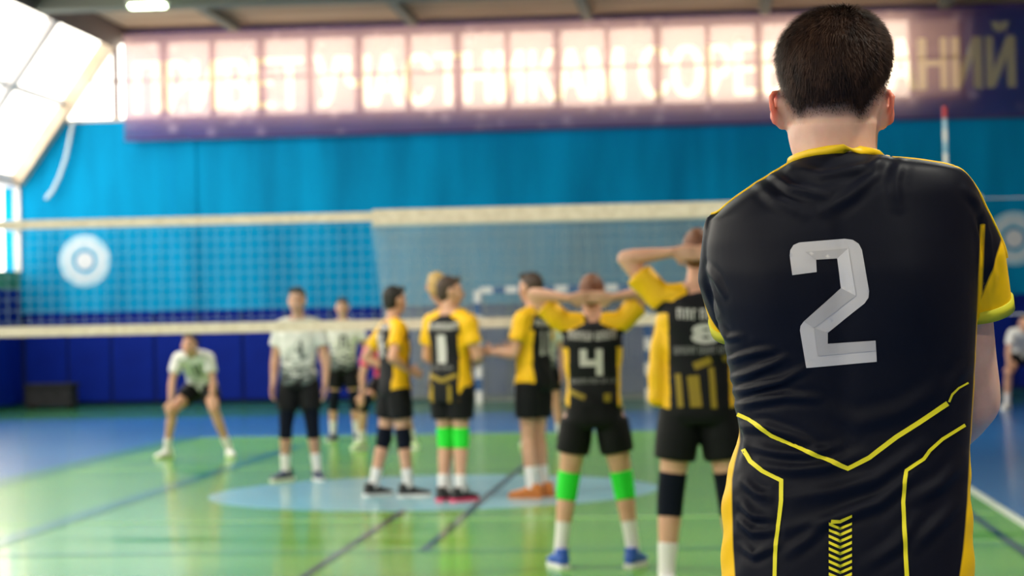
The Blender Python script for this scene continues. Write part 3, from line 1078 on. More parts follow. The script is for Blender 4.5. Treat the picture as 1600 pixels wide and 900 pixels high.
def crouch(H, wide=.36):
    k = H / 1.8
    J = standing(H)
    J['pelvis'] = A3(0, -.26, .80) * k
    J['neck'] = A3(0, .13, 1.17) * k
    J['head'] = A3(0, .245, 1.265) * k
    J['headup'] = unit(A3(0, -.25, 1)); J['face'] = unit(A3(0, 1, -.15))
    J['bend'] = A3(0, -.05, .05) * k
    for s, n in ((-1, 'L'), (1, 'R')):
        J['sh' + n] = A3(s * .175, .09, 1.125) * k
        J['el' + n] = A3(s * .235, .13, .86) * k
        J['wr' + n] = A3(s * .235, .21, .645) * k
        J['hip' + n] = A3(s * .095, -.24, .77) * k
        J['kn' + n] = A3(s * .235, .12, .545) * k
        J['an' + n] = A3(s * wide, -.04, .085) * k
        J['toe' + n] = A3(s * .45, 1, 0)
        J['hand' + n] = (unit(A3(s * .15, .25, -1)), A3(0, -1, -.2), -s, .5)
    return J


# --- player numbered 4: back to the camera, hands clasped behind the head
J = standing(1.74)
for s, n in ((-1, 'L'), (1, 'R')):
    J['sh' + n] = A3(s * .165, -.01, 1.435)
    J['el' + n] = A3(s * .345, .0, 1.615)
    J['wr' + n] = A3(s * .125, -.105, 1.585)
    J['hand' + n] = (unit(A3(-s * 1, -.12, .04)), A3(0, 1, .1), s, .35)
    J['hip' + n] = A3(s * .10, 0, .87)
    J['kn' + n] = A3(s * .165, .02, .475)
    J['an' + n] = A3(s * .215, -.02, .085)
    J['toe' + n] = A3(s * .35, 1, 0)
J['head'] = A3(0, .045, 1.60); J['headup'] = unit(A3(0, .28, 1)); J['face'] = unit(A3(0, 1, -.28))
r, sh, bv, J = person('player with number four and neon green knee pads clasping hands behind head', 933, 886, 1.74, 2, J, 'black', 'ginger', 'green', .17,
                      ('blue', 'white'), .24, shorts_t=.50, hem=.06)
polys_on([[(-.075, 1.285), (-.075, 1.185), (.018, 1.185), (.018, 1.13), (.058, 1.13), (.058, 1.285), (.018, 1.285), (.018, 1.222), (-.033, 1.222), (-.033, 1.285)]], bv, KIT['number'], sh, 'number')
polys_on(word(0, 1.36, .28, .05, 9, .012, 3), bv, KIT['number'], sh, 'lettering')
polys_on(word(0, 1.10, .26, .028, 12, 0, 4), bv, KIT['number_dim'], sh, 'lettering')
polys_on([band(-.16, 1.05, -.05, 1.0, .03), band(.06, 1.0, .10, 1.0, .05)], bv, KIT['gold'], sh, 'stripe')

# --- tall player partly hidden by the foreground figure, arm raised to the head
J = standing(1.92)
J['head'] = A3(.02, .05, 1.785); J['headup'] = unit(A3(0, .2, 1)); J['face'] = unit(A3(.1, 1, -.2))
for s, n in ((-1, 'L'), (1, 'R')):
    J['sh' + n] = A3(s * .185, -.01, 1.56)
    J['el' + n] = A3(s * .37, .02, 1.775)
    J['wr' + n] = A3(s * .125, -.08, 1.80)
    J['hand' + n] = (unit(A3(-s * 1, -.1, -.05)), A3(0, 1, -.1), s, .3)
    J['kn' + n] = A3(s * .155, .02, .535)
    J['an' + n] = A3(s * .19, -.02, .09)
r, sh, bv, J = person('tall player with arm raised to the head and navy knee pads', 1098, 934, 1.92, 4, J, 'black', 'ginger', 'navy', .21,
                      ('white', 'white'), .19, shorts_t=.58, hem=-.06, flap=True)
digits('8', .105, .15, .035, 1.375, sh, bv, KIT['number'], sh, bold=.05)
polys_on(word(.02, 1.475, .27, .055, 7, .008, 5), bv, KIT['number'], sh, 'lettering')
polys_on(word(.02, 1.292, .30, .04, 12, 0, 6), bv, KIT['number_dim'], sh, 'lettering')
polys_on([band(-.03, 1.205, .06, 1.24, .04), band(-.11, 1.17, -.10, .98, .028), band(-.035, 1.16, -.02, .97, .06), band(.06, 1.20, .07, .99, .03), band(.12, 1.24, .19, 1.27, .03)],
         bv, KIT['gold'], sh, 'stripe')

# --- player A: side on, hand on hip
J = standing(1.77)
for s, n in ((-1, 'L'), (1, 'R')):
    J['el' + n] = A3(s * .33, -.14, 1.165)
    J['wr' + n] = A3(s * .20, .06, 1.06)
    J['hand' + n] = (unit(A3(-s * .3, .9, -.3)), A3(-s, 0, 0), s, .3)
    J['kn' + n] = A3(s * .11, .03, .49)
J['anR'] = A3(.13, .06, .085); J['anL'] = A3(-.13, -.16, .085); J['knL'] = A3(-.12, -.06, .49)
J['face'] = unit(A3(-.25, 1, -.08))
r, sh, bv, J = person('player in black and yellow standing side on with hand on hip', 620, 776, 1.77, -62, J, 'black', 'black', 'navy', .17,
                      ('black', 'white'), .16, shorts_t=.60)
polys_on(word(0, 1.27, .16, .2, 2, 0, 21), bv, KIT['number'], sh, 'number')
polys_on(word(0, 1.42, .26, .05, 8, .01, 8), bv, KIT['number'], sh, 'lettering')

# --- player B: number 1, turned to the right
J = standing(1.83)
for s, n in ((-1, 'L'), (1, 'R')):
    J['el' + n] = A3(s * .25, .02, 1.17)
    J['wr' + n] = A3(s * .12, .26, 1.14)
    J['hand' + n] = (unit(A3(-s * .8, .4, 0)), A3(0, -1, 0), -s, .4)
    J['kn' + n] = A3(s * .075, .02, .51); J['an' + n] = A3(s * .085, -.02, .085)
J['face'] = unit(A3(.85, .7, -.1))
r, sh, bv, J = person('player with number one and neon green knee pads facing away', 708, 783, 1.83, -28, J, 'black', 'brown', 'green', .16,
                      ('black', 'pink'), .13, shorts_t=.62, hem=-.30, side_w=.14)
digits('1', .23, .085, .0, 1.24, sh, bv, KIT['number'], sh, bold=.05)
polys_on(word(0, 1.42, .29, .055, 8, .008, 11), bv, KIT['number'], sh, 'lettering')
polys_on(word(0, 1.09, .22, .03, 9, 0, 12), bv, KIT['number_dim'], sh, 'lettering')
polys_on([band(-.13, 1.03, .0, .98, .035), band(.13, 1.03, .0, .98, .035), band(-.11, .95, -.11, .78, .035), band(.07, .95, .07, .80, .03)], bv, KIT['gold'], sh, 'stripe')

# --- fair-haired player almost hidden behind number 1
J = standing(1.86)
for s, n in ((-1, 'L'), (1, 'R')):
    J['kn' + n] = A3(s * .06, .02, .51); J['an' + n] = A3(s * .06, -.02, .085)
    J['el' + n] = A3(s * .20, .05, 1.16); J['wr' + n] = A3(s * .10, .24, 1.10)
    J['sh' + n] = A3(s * .165, .0, 1.47)
J['head'] = A3(-.11, .03, 1.755)
person('fair-haired player mostly hidden behind the player numbered one', 709, 771, 1.86, 10, J, 'black', 'blond', None, shoes=('white', 'white'))

# --- player C: facing left, forearms held out
J = standing(1.85)
for s, n in ((-1, 'L'), (1, 'R')):
    J['el' + n] = A3(s * .24, .04, 1.185)
    J['wr' + n] = A3(s * .15, .30, 1.20)
    J['hand' + n] = (unit(A3(-s * .1, 1, .12)), A3(-s, 0, .1), s, .35)
    J['kn' + n] = A3(s * .085, .02, .51); J['an' + n] = A3(s * .10, -.02, .085)
J['face'] = unit(A3(.15, 1, -.12))
r, sh, bv, J = person('player in black and yellow with orange shoes, turned aside with forearms held out', 838, 777, 1.85, 62, J, 'black', 'brown', None,
                      shoes=('orange', 'orange'), socks=.17, shorts_t=.66, side_w=.14)
polys_on(word(0, 1.27, .16, .2, 2, 0, 22), bv, KIT['number'], sh, 'number')
polys_on(word(0, 1.43, .26, .05, 8, .01, 14), bv, KIT['number'], sh, 'lettering')

# --- opponents in white beyond the net
J = standing(1.81)
J['elL'] = A3(-.26, -.03, 1.15); J['wrL'] = A3(-.27, .06, .89)
for s, n in ((-1, 'L'), (1, 'R')):
    J['kn' + n] = A3(s * .13, .02, .50); J['an' + n] = A3(s * .155, -.02, .085); J['toe' + n] = A3(s * .5, 1, 0)
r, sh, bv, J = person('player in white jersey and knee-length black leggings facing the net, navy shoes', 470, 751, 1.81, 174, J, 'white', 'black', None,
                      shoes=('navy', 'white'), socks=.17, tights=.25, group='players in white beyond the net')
polys_on(word(-.03, 1.22, .13, .17, 1, 0, 23), bv, KIT['dark_digit'], sh, 'number', back=False)

J = standing(1.78)
for s, n in ((-1, 'L'), (1, 'R')):
    J['kn' + n] = A3(s * .13, .02, .50); J['an' + n] = A3(s * .15, -.02, .085)
    J['el' + n] = A3(s * .28, -.04, 1.15); J['wr' + n] = A3(s * .24, .06, .92)
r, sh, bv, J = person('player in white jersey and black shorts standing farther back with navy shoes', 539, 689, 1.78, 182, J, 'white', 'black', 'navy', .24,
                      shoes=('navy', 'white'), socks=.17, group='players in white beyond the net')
polys_on(word(-.02, 1.24, .13, .16, 1, 0, 24), bv, KIT['dark_digit'], sh, 'number', back=False)

r, sh, bv, J = person('player in white crouching alone with hands on knees near the side windows', 308, 716, 1.78, 178, crouch(1.78), 'white', 'brown', None,
                      shoes=('white', 'lime'), socks=.16, shorts_t=.55, group='players in white beyond the net', hem=-.02)
polys_on(word(-.03, .98, .11, .12, 1, 0, 25), bv, KIT['dark_digit'], sh, 'number', back=False)
person('player in pink jersey crouching behind the player with a hand on the hip', 604, 702, 1.80, 178, crouch(1.80, .30), 'pink', 'brown', 'navy', .2,
       shoes=('lime', 'white'), socks=.15, shorts_t=.6, group='players in white beyond the net')
J = standing(1.74)
for s, n in ((-1, 'L'), (1, 'R')):
    J['kn' + n] = A3(s * .16, .03, .49); J['an' + n] = A3(s * .20, -.02, .085)
person('player in white standing behind the orange-shoed player beyond the net', 850, 698, 1.74, 180, J, 'white', 'brown', None,
       shoes=('white', 'lime'), socks=.2, group='players in white beyond the net')
person('player in white crouching far back near the end wall emblem', 1602, 640, 1.80, 176, crouch(1.80, .26), 'white', 'brown', None,
       shoes=('white', 'white'), socks=.18, shorts_t=.5, group='players in white beyond the net')

# ------------------------------------------------------------------ the foreground player (number 2), seen from behind
o_, d_ = ray(1325, 490)
vdir = Vector((d_.x, d_.y, 0)).normalized()
FD = 3.25
FC = Vector((vdir.x * FD, vdir.y * FD, 0))
f_right = Vector((vdir.y, -vdir.x, 0))
FANG = math.atan2(-vdir.x, vdir.y)


def fu(px, py):
    """picture point -> (u, z) on the upright plane through the player's middle"""
    o, d = ray(px, py)
    t = (FC - o).dot(vdir) / d.dot(vdir)
    p = o + d * t
    return (p - FC).dot(f_right), p.z


def flocal_ray(px, py):
    o, d = ray(px, py)
    ol = o - FC
    return Vector((ol.dot(f_right), ol.dot(vdir), o.z)), Vector((d.dot(f_right), d.dot(vdir), d.z)).normalized()


fg = tag(empty('person', (FC.x, FC.y, 0), FANG), 'short-haired player seen from behind in black jersey with large grey number two', 'person', 'volleyball players on court')

JER = mat('satin_black_jersey', (.0075, .0085, .0150), .40, spec=.55)
JER.node_tree.nodes['Principled BSDF'].inputs['Sheen Weight'].default_value = .12
JER.node_tree.nodes['Principled BSDF'].inputs['Sheen Roughness'].default_value = .4
YEL = mat('satin_yellow_cloth', (.88, .56, .004), .5, spec=.35)
LIME = mat('lime_yellow_trim', (.88, .76, .006), .55)
CUFF = mat('olive_yellow_knit', (.55, .52, .01), .7)

# jersey material: black with yellow panels, the panel edge carried by a smooth distance attribute
JM = bpy.data.materials.new('panelled_jersey')
JM.use_nodes = True
nt = JM.node_tree
jp = nt.nodes['Principled BSDF']
jp.inputs['Roughness'].default_value = .5
jp.inputs['Specular IOR Level'].default_value = .13
at_ = nt.nodes.new('ShaderNodeAttribute'); at_.attribute_name = 'panel'
rp = nt.nodes.new('ShaderNodeValToRGB')
rp.color_ramp.elements[0].position, rp.color_ramp.elements[1].position = .497, .503
rp.color_ramp.elements[0].color = (.0035, .0042, .0100, 1); rp.color_ramp.elements[1].color = (.88, .52, .004, 1)
nt.links.new(at_.outputs['Fac'], rp.inputs[0]); nt.links.new(rp.outputs[0], jp.inputs['Base Color'])
tcj = nt.nodes.new('ShaderNodeTexCoord')
wvj = nt.nodes.new('ShaderNodeTexNoise'); wvj.inputs['Scale'].default_value = 900; wvj.inputs['Detail'].default_value = 1
bpj = nt.nodes.new('ShaderNodeBump'); bpj.inputs['Strength'].default_value = .12; bpj.inputs['Distance'].default_value = .001
nt.links.new(tcj.outputs['Object'], wvj.inputs['Vector']); nt.links.new(wvj.outputs[0], bpj.inputs['Height']); nt.links.new(bpj.outputs[0], jp.inputs['Normal'])

# outline of the trunk of the jersey: picture height, left edge, right edge, half depth, depth offset
TR = np.array([
    (243, 1266, 1354, .064, -.004), (248, 1248, 1374, .068, -.006), (254, 1235, 1412, .073, -.008), (262, 1224, 1462, .079, -.010), (270, 1211, 1496, .085, -.012), (283, 1190, 1512, .092, -.012), (297, 1169, 1522, .098, -.012),
    (310, 1150, 1528, .103, -.012), (325, 1131, 1532, .107, -.010), (345, 1112, 1533, .112, -.008), (380, 1105, 1532, .118, -.006), (430, 1106, 1530, .123, -.004), (480, 1114, 1528, .124, 0),
    (530, 1130, 1526, .120, 0), (580, 1140, 1524, .114, .0), (620, 1147, 1522, .110, 0), (655, 1151, 1519, .107, 0), (690, 1151, 1517, .107, 0), (740, 1136, 1517, .111, 0),
    (780, 1128, 1518, .115, 0), (830, 1129, 1521, .120, 0), (900, 1126, 1523, .126, .0), (1000, 1132, 1524, .132, 0), (1085, 1138, 1522, .134, 0)])


def trunk(g=0.0, ymax=1085, y0=243, n=110):
    ys = np.linspace(y0, ymax, n)
    secs = []
    for y in ys:
        l, r, b, yo = (np.interp(y, TR[:, 0], TR[:, q]) for q in (1, 2, 3, 4))
        ul, z = fu(l, y); ur, _ = fu(r, y)
        secs.append((((ul + ur) / 2, yo, z), ((ur - ul) / 2 - g, 0, 0), (0, b - g, 0), 2.35))
    return secs


def fp(px, py, y):
    """picture point at local depth y -> local point"""
    o, d = flocal_ray(px, py)
    p = o + d * ((y - o.y) / d.y)
    return A3(p.x, p.y, p.z)


SHR, ELR, WRR = fp(1486, 350, .01), fp(1522, 628, .10), fp(1390, 760, .30)
SHL, ELL, WRL = fp(1160, 385, .02), fp(1190, 628, .16), fp(1300, 765, .31)
b = MB()
b.loft(trunk(), 56)
cufR, cufL = fp(1530, 478, .045), fp(1163, 500, .09)
b.tube([fp(1430, 335, 0), fp(1494, 338, .0), fp(1521, 400, .015), cufR], [.048, .052, .047, .0485], 24, False)
b.tube([fp(1205, 372, 0), fp(1141, 374, .01), fp(1143, 430, .045), cufL], [.045, .050, .052, .052], 24, False)
sm = remesh(b, .0042, 9, .5)
sv, sn_ = co(sm), nor(sm)


def polydist(P, pts):
    """distance from points to a polyline and the place along it (0..1)"""
    best = np.full(len(P), 9.0); par = np.zeros(len(P))
    segs = len(pts) - 1
    for i in range(segs):
        a, c = np.array(pts[i]), np.array(pts[i + 1])
        d = c - a; L2 = d @ d + 1e-12
        t = np.clip(((P - a) @ d) / L2, 0, 1)
        q = np.linalg.norm(P - a - t[:, None] * d, axis=1)
        m = q < best
        best[m] = q[m]; par[m] = (i + t[m]) / segs
    return best, par


FOLDS = [  # picture polyline, height (m), half width (m)
    ([(1136, 566), (1160, 556), (1188, 548), (1210, 545)], .0046, .0048), ([(1142, 592), (1172, 582), (1212, 566), (1232, 556)], .0050, .0050),
    ([(1147, 612), (1180, 604), (1225, 592), (1262, 572)], .0052, .0052), ([(1150, 634), (1185, 624), (1230, 616), (1280, 618)], .0050, .0055),
    ([(1160, 664), (1200, 662), (1245, 676), (1290, 700)], .0045, .0060), ([(1168, 690), (1215, 700), (1262, 704), (1310, 692)], .0050, .0065),
    ([(1190, 720), (1240, 726), (1290, 720), (1350, 700)], .0045, .0070), ([(1165, 745), (1185, 762), (1205, 768)], .0050, .0060),
    ([(1160, 778), (1180, 796), (1206, 800)], .0055, .0060), ([(1160, 806), (1180, 822), (1212, 818)], .0050, .0055), ([(1162, 845), (1184, 856), (1216, 840)], .0045, .0055),
    ([(1228, 770), (1300, 758), (1370, 738), (1440, 690)], .0040, .0085), ([(1232, 815), (1300, 800), (1372, 775), (1430, 725)], .0048, .0080),
    ([(1236, 850), (1268, 826), (1295, 806)], .0040, .0070), ([(1300, 640), (1340, 655), (1400, 640), (1470, 600)], .0030, .0110),
    ([(1430, 770), (1465, 750), (1503, 712)], .0035, .0080), ([(1425, 840), (1465, 806), (1503, 770)], .0035, .0085), ([(1350, 870), (1400, 838), (1430, 800)], .0030, .0080),
    ([(1240, 266), (1285, 280), (1350, 268), (1385, 252)], .0040, .0065), ([(1375, 250), (1362, 282), (1330, 312), (1290, 335)], .0040, .0075), ([(1405, 256), (1396, 290), (1400, 330)], .0030, .0070),
    ([(1208, 277), (1236, 298), (1290, 312)], .0045, .0055), ([(1185, 290), (1215, 318), (1260, 340)], .0030, .0070),
    ([(1104, 440), (1112, 462), (1122, 488)], -.0050, .0045), ([(1108, 420), (1124, 438), (1136, 462)], .0045, .0048), ([(1128, 512), (1140, 528), (1165, 524)], .0040, .0050),
    ([(1527, 345), (1534, 372), (1537, 410)], -.0055, .0045), ([(1506, 300), (1524, 318), (1540, 345)], .0035, .0060), ([(1545, 400), (1550, 430), (1545, 462)], .0030, .0060),
    ([(1515, 560), (1490, 590), (1470, 640)], .0025, .0080), ([(1150, 655), (1158, 690), (1150, 720)], -.0045, .0060)]
UZ = sv[:, [0, 2]]
backw = np.clip((-sv[:, 1] + .05) / .05, 0, 1)
disp = np.zeros(len(sv))
for pts, amp, w in FOLDS:
    q, t = polydist(UZ, [fu(*p) for p in pts])
    prof = np.exp(-(q / w) ** 2) - .45 * np.exp(-((q - 1.9 * w) / (w * .9)) ** 2)
    disp += amp * prof * np.sin(np.pi * np.clip(t, .04, .96)) ** .6 * backw
# slack ripples on the flanks
disp += .0016 * np.sin(sv[:, 2] * 95 + 4 * np.sin(sv[:, 0] * 21) + sv[:, 1] * 30) * np.clip((np.abs(sv[:, 0] - .0) - .12) / .08, 0, 1) * np.clip((1.33 - sv[:, 2]) / .1, 0, 1)
# shallow hollow along the spine, raised shoulder blades
disp -= .006 * np.exp(-((sv[:, 0] + .01) / .022) ** 2) * np.clip((sv[:, 2] - 1.15) / .2, 0, 1) * (sv[:, 1] < 0) * np.clip((1.64 - sv[:, 2]) / .08, 0, 1)
for sx in (-.105, .09):
    disp += .008 * np.exp(-((sv[:, 0] - sx) / .055) ** 2 - ((sv[:, 2] - 1.50) / .075) ** 2) * (sv[:, 1] < 0)
sv = sv + sn_ * disp[:, None]
sm.vertices.foreach_set('co', sv.reshape(-1)); sm.update()

# signed distance to the yellow panels (positive inside), in metres
U, Y_, Z = sv[:, 0], sv[:, 1], sv[:, 2]
def edge(pts):
    a = np.array([fu(*p) for p in pts]); o = np.argsort(a[:, 1])
    return np.interp(Z, a[o, 1], a[o, 0])
eR = edge([(1530, 352), (1526, 480), (1520, 600), (1514, 700), (1509, 780), (1502, 850), (1494, 900), (1490, 1085)])
eL = edge([(1098, 352), (1118, 530), (1136, 600), (1149, 650), (1156, 672), (1157, 690), (1150, 720), (1146, 745), (1147, 790), (1149, 850), (1153, 900), (1158, 1085)])
zr0 = fu(1530, 352)[1]; zl0 = fu(1150, 640)[1]
def on_arm(a, c, rad):
    d = c - a; L = np.linalg.norm(d); d = d / L
    q = (sv - a) @ d
    return np.linalg.norm(sv - a - np.outer(q, d), axis=1) - rad
side = np.maximum(np.minimum(U - eR, (zr0 - Z)), np.minimum(eL - U, (zl0 - Z) + .0))
side = np.minimum(side, .075 - Y_)                      # black again on the chest
armR = np.minimum.reduce([U - fu(1537, 400)[0], fu(1530, 348)[1] - Z, Z - fu(1530, 500)[1]]) > 0
aR = np.array(fu(1563, 380)); cR = np.array(fu(1528, 480))
nrm = np.array([(aR - cR)[1], -(aR - cR)[0]]); nrm = nrm / np.linalg.norm(nrm)
slv = (UZ - cR) @ nrm
zc_ = fu(1530, 492)[1]
strip = np.where(Z > zc_, np.minimum(side, eR + .006 - U), side)      # narrow side seam beside the sleeve
strip = np.where(U > 0, strip, side)
slv = np.minimum.reduce([slv, U - fu(1524, 400)[0], Z - fu(1530, 510)[1], fu(1530, 340)[1] - Z])
sd = np.maximum(strip, slv)
yoke = np.minimum(Y_ - np.interp(Z, [1.60, 1.66, 1.72], [.020, .018, .002]), Z - 1.60)
sd = np.maximum(sd, yoke)
cuffL = np.array(fu(1100, 450))
armL = np.minimum.reduce([fu(1128, 480)[0] - U, Y_ - .055])
sd = np.maximum(sd, np.where((Z < fu(1100, 440)[1]) & (Z > fu(1100, 545)[1]), armL, -1))
attr = sm.attributes.new('panel', 'FLOAT', 'POINT')
attr.data.foreach_set('value', (.5 + sd * 2.5).astype(np.float32))
jersey = link('shirt', sm, JM, fg)
JB = bvh_of(sm)


def pxstick(polys, off, name, m, step=6.0, parent=None):
    bm = flat_mesh([[(p, -q) for p, q in poly] for poly in polys], step)
    return stick(bm, JB, lambda p, q: flocal_ray(p, -q), off, name, m, parent or jersey)


def ribbon(pts, w0, w1=None):
    """mitred strip round a polyline, in picture units"""
    pts = [np.array(p, float) for p in pts]
    w1 = w0 if w1 is None else w1
    L, R = [], []
    for i, p in enumerate(pts):
        a = pts[i] - pts[i - 1] if i else pts[1] - pts[0]
        c = pts[i + 1] - pts[i] if i < len(pts) - 1 else a
        a, c = a / np.linalg.norm(a), c / np.linalg.norm(c)
        na, nc = np.array((-a[1], a[0])), np.array((-c[1], c[0]))
        m = na + nc; m = m / np.linalg.norm(m)
        w = (w0 + (w1 - w0) * i / (len(pts) - 1)) / 2 / max(.5, m @ na)
        L.append(p + m * w); R.append(p - m * w)
    return [[tuple(L[i]), tuple(L[i + 1]), tuple(R[i + 1]), tuple(R[i])] for i in range(len(pts) - 1)]


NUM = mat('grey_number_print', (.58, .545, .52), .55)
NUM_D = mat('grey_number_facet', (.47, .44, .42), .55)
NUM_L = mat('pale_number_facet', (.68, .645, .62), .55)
two = [(1238, 430), (1234, 400), (1235, 391), (1240, 383), (1249, 379), (1320, 373), (1333, 375), (1342, 381), (1347, 391), (1358, 455), (1357, 465), (1351, 474), (1293, 520), (1293, 537), (1368, 532), (1370, 565), (1260, 575),
       (1250, 516), (1251, 509), (1256, 502), (1314, 450), (1308, 404), (1275, 406), (1276, 425)]
num = pxstick([two], .0012, 'number', NUM, 5.0)
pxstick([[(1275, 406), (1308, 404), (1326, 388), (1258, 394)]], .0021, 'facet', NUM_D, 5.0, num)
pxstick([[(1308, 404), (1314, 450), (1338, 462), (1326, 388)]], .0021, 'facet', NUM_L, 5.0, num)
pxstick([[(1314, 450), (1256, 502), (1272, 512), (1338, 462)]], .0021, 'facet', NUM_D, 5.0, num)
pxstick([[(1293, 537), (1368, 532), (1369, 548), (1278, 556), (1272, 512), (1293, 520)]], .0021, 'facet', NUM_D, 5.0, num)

pxstick(ribbon([(1153, 647), (1170, 655), (1205, 680), (1255, 703), (1290, 717), (1325, 732), (1358, 715), (1400, 683), (1436, 660), (1480, 630)], 6, 8), .0014, 'stripe', LIME)
pxstick(ribbon([(1482, 628), (1487, 616), (1497, 606), (1512, 598)], 3.5, 3), .0014, 'stripe', LIME)
pxstick(ribbon([(1507, 664), (1472, 686), (1452, 704), (1443, 717), (1416, 735), (1413, 755), (1411, 785), (1413, 828), (1415, 872), (1418, 925)], 5, 7), .0014, 'stripe', LIME)
pxstick(ribbon([(1162, 702), (1173, 721), (1192, 736), (1221, 751), (1221, 782), (1217, 816), (1212, 852), (1210, 925)], 7, 6), .0014, 'stripe', LIME)
for i in range(13):
    y = 806 + i * 9.8
    if i == 0: pxstick([[(1299, 812), (1312, 812), (1331, 804), (1331, 808), (1313, 817), (1297, 818)]], .0014, 'chevron', LIME)
    else: pxstick([[(1295, y), (1313, y + 8), (1331, y), (1331, y + 4.6), (1313, y + 12.6), (1295, y + 4.6)]], .0014, 'chevron', LIME)

# collar, cuffs
cl = MB()
ring = [fp(*p, y * 1.26) for p, y in (((1237, 251), -.012), ((1247, 246), -.030), ((1266, 240), -.044), ((1292, 235), -.054), ((1318, 232.5), -.057), ((1343, 235), -.052), ((1360, 238), -.040), ((1371, 241), -.022), ((1376, 246), -.004),
                             ((1376, 256), .018), ((1362, 268), .040), ((1330, 278), .058), ((1300, 280), .060), ((1265, 274), .048), ((1244, 264), .026), ((1236, 255), .004))]
ring.append(ring[0])
cl.tube(ring, [.0068] * len(ring), 12, False)
cl.build('collar', YEL, jersey, smooth=True)


def ridge(px0, px1, n, up=True, lo=300, hi=380):
    out = []
    if up:
        for p in np.linspace(px0, px1, n):
            u = fu(p, 280)[0]
            m = np.abs(sv[:, 0] - u) < .004
            i = np.where(m)[0][np.argmax(sv[m, 2])]; out.append(sv[i] + A3(0, .002, .0012))
    else:
        for p in np.linspace(lo, hi, n):
            z = fu(1540, p)[1]
            m = np.abs(sv[:, 2] - z) < .004
            i = np.where(m)[0][np.argmax(sv[m, 0])]; out.append(sv[i] + A3(.0012, .002, 0))
    return out


def piping(pts, r):
    a = np.array(pts)
    for _ in range(3): a[1:-1] = (a[:-2] + 2 * a[1:-1] + a[2:]) / 4
    MB().tube(list(a), [r] * len(a), 8).build('shoulder_piping', YEL, jersey, smooth=True)


piping(ridge(1108, 1234, 30), .0024)
piping(ridge(1374, 1516, 30) + ridge(0, 0, 18, False, 292, 400), .0022)


def cuff(c, d, r0, name='sleeve_cuff'):
    d = unit(d); x = unit(np.cross(d, A3(0, 1, 0))); y = np.cross(d, x)
    m_ = MB(); n = 40; v, f = [], []
    for i in range(n):
        a = 2 * math.pi * i / n
        e = x * math.cos(a) + y * math.sin(a)
        for rr, tt in ((r0 + .0025, -.010), (r0 + .003, .008), (r0 - .003, .008), (r0 - .004, -.010)):
            v.append(c + e * rr + d * tt)
    for i in range(n):
        j = (i + 1) % n
        for q in range(4): f.append((4 * i + q, 4 * j + q, 4 * j + (q + 1) % 4, 4 * i + (q + 1) % 4))
    m_.add(v, f); m_.build(name, CUFF, jersey, smooth=True)


cuff(cufR, cufR - fp(1521, 400, .015), .0485)
cuff(cufL, cufL - fp(1143, 430, .045), .052)

# --- body with head: one continuous surface
J = standing(1.92)
hc = A3(fu(1302, 110)[0], .0, 0)
HB = np.array([  # picture height, left, right of the skull (hair excluded), half length, depth offset
    (27, 1286, 1324, .028, .0), (30, 1272, 1338, .045, .0), (37, 1258, 1351, .060, .0), (47, 1244, 1364, .074, .0), (62, 1231, 1376, .086, .002), (80, 1221, 1384, .094, .003), (100, 1219, 1386, .097, .004),
    (122, 1220, 1385, .096, .006), (142, 1222, 1382, .092, .010), (160, 1225, 1379, .086, .016), (176, 1227, 1377, .080, .022), (190, 1228, 1376, .076, .026), (205, 1229, 1374, .072, .024)])
b = MB()
secs = []
for y in np.linspace(27, 205, 46):
    l, r, q, yo = (np.interp(y, HB[:, 0], HB[:, c]) for c in (1, 2, 3, 4))
    ul, z = fu(l, y); ur, _ = fu(r, y)
    secs.append((((ul + ur) / 2, yo, z), ((ur - ul) / 2, 0, 0), (0, q, 0), 2.15))
b.loft(secs, 40)
zc = fu(1302, 130)[1]; uc = fu(1302, 130)[0]
hp = lambda x, y, z: A3(uc + x, y, zc + z)
b.loft([(hp(0, y, z), A3(a, 0, 0), A3(0, q, 0), 2.3) for y, z, a, q in ((.072, -.128, .018, .014), (.070, -.118, .032, .028), (.058, -.100, .048, .044), (.045, -.07, .060, .058), (.035, -.03, .068, .066), (.03, 0, .07, .07))], 24)
b.tube([hp(0, .100, .02), hp(0, .118, -.012), hp(0, .127, -.032), hp(0, .108, -.040)], [.008, .010, .013, .010], 12)
b.tube([hp(-.045, .088, .03), hp(0, .101, .034), hp(.045, .088, .03)], [.008, .010, .008], 10)
b.tube([hp(-.018, .097, -.068), hp(0, .103, -.068), hp(.018, .097, -.068)], [.007, .009, .007], 10)
# neck and shoulders
NK = [(196, 1229, 1374, .066, .012), (215, 1231, 1372, .062, .008), (232, 1235, 1371, .059, .004), (250, 1241, 1371, .058, .0), (275, 1240, 1372, .058, .0)]
b.loft([(((fu(l, y)[0] + fu(r, y)[0]) / 2, yo, fu(l, y)[1]), ((fu(r, y)[0] - fu(l, y)[0]) / 2, 0, 0), (0, q, 0), 2.2) for y, l, r, q, yo in NK], 32)
b.loft([(c, (a[0] - .010, 0, 0), (0, bb[1] - .012, 0), e) for c, a, bb, e in trunk(0, 1085, 262, 40)], 32)
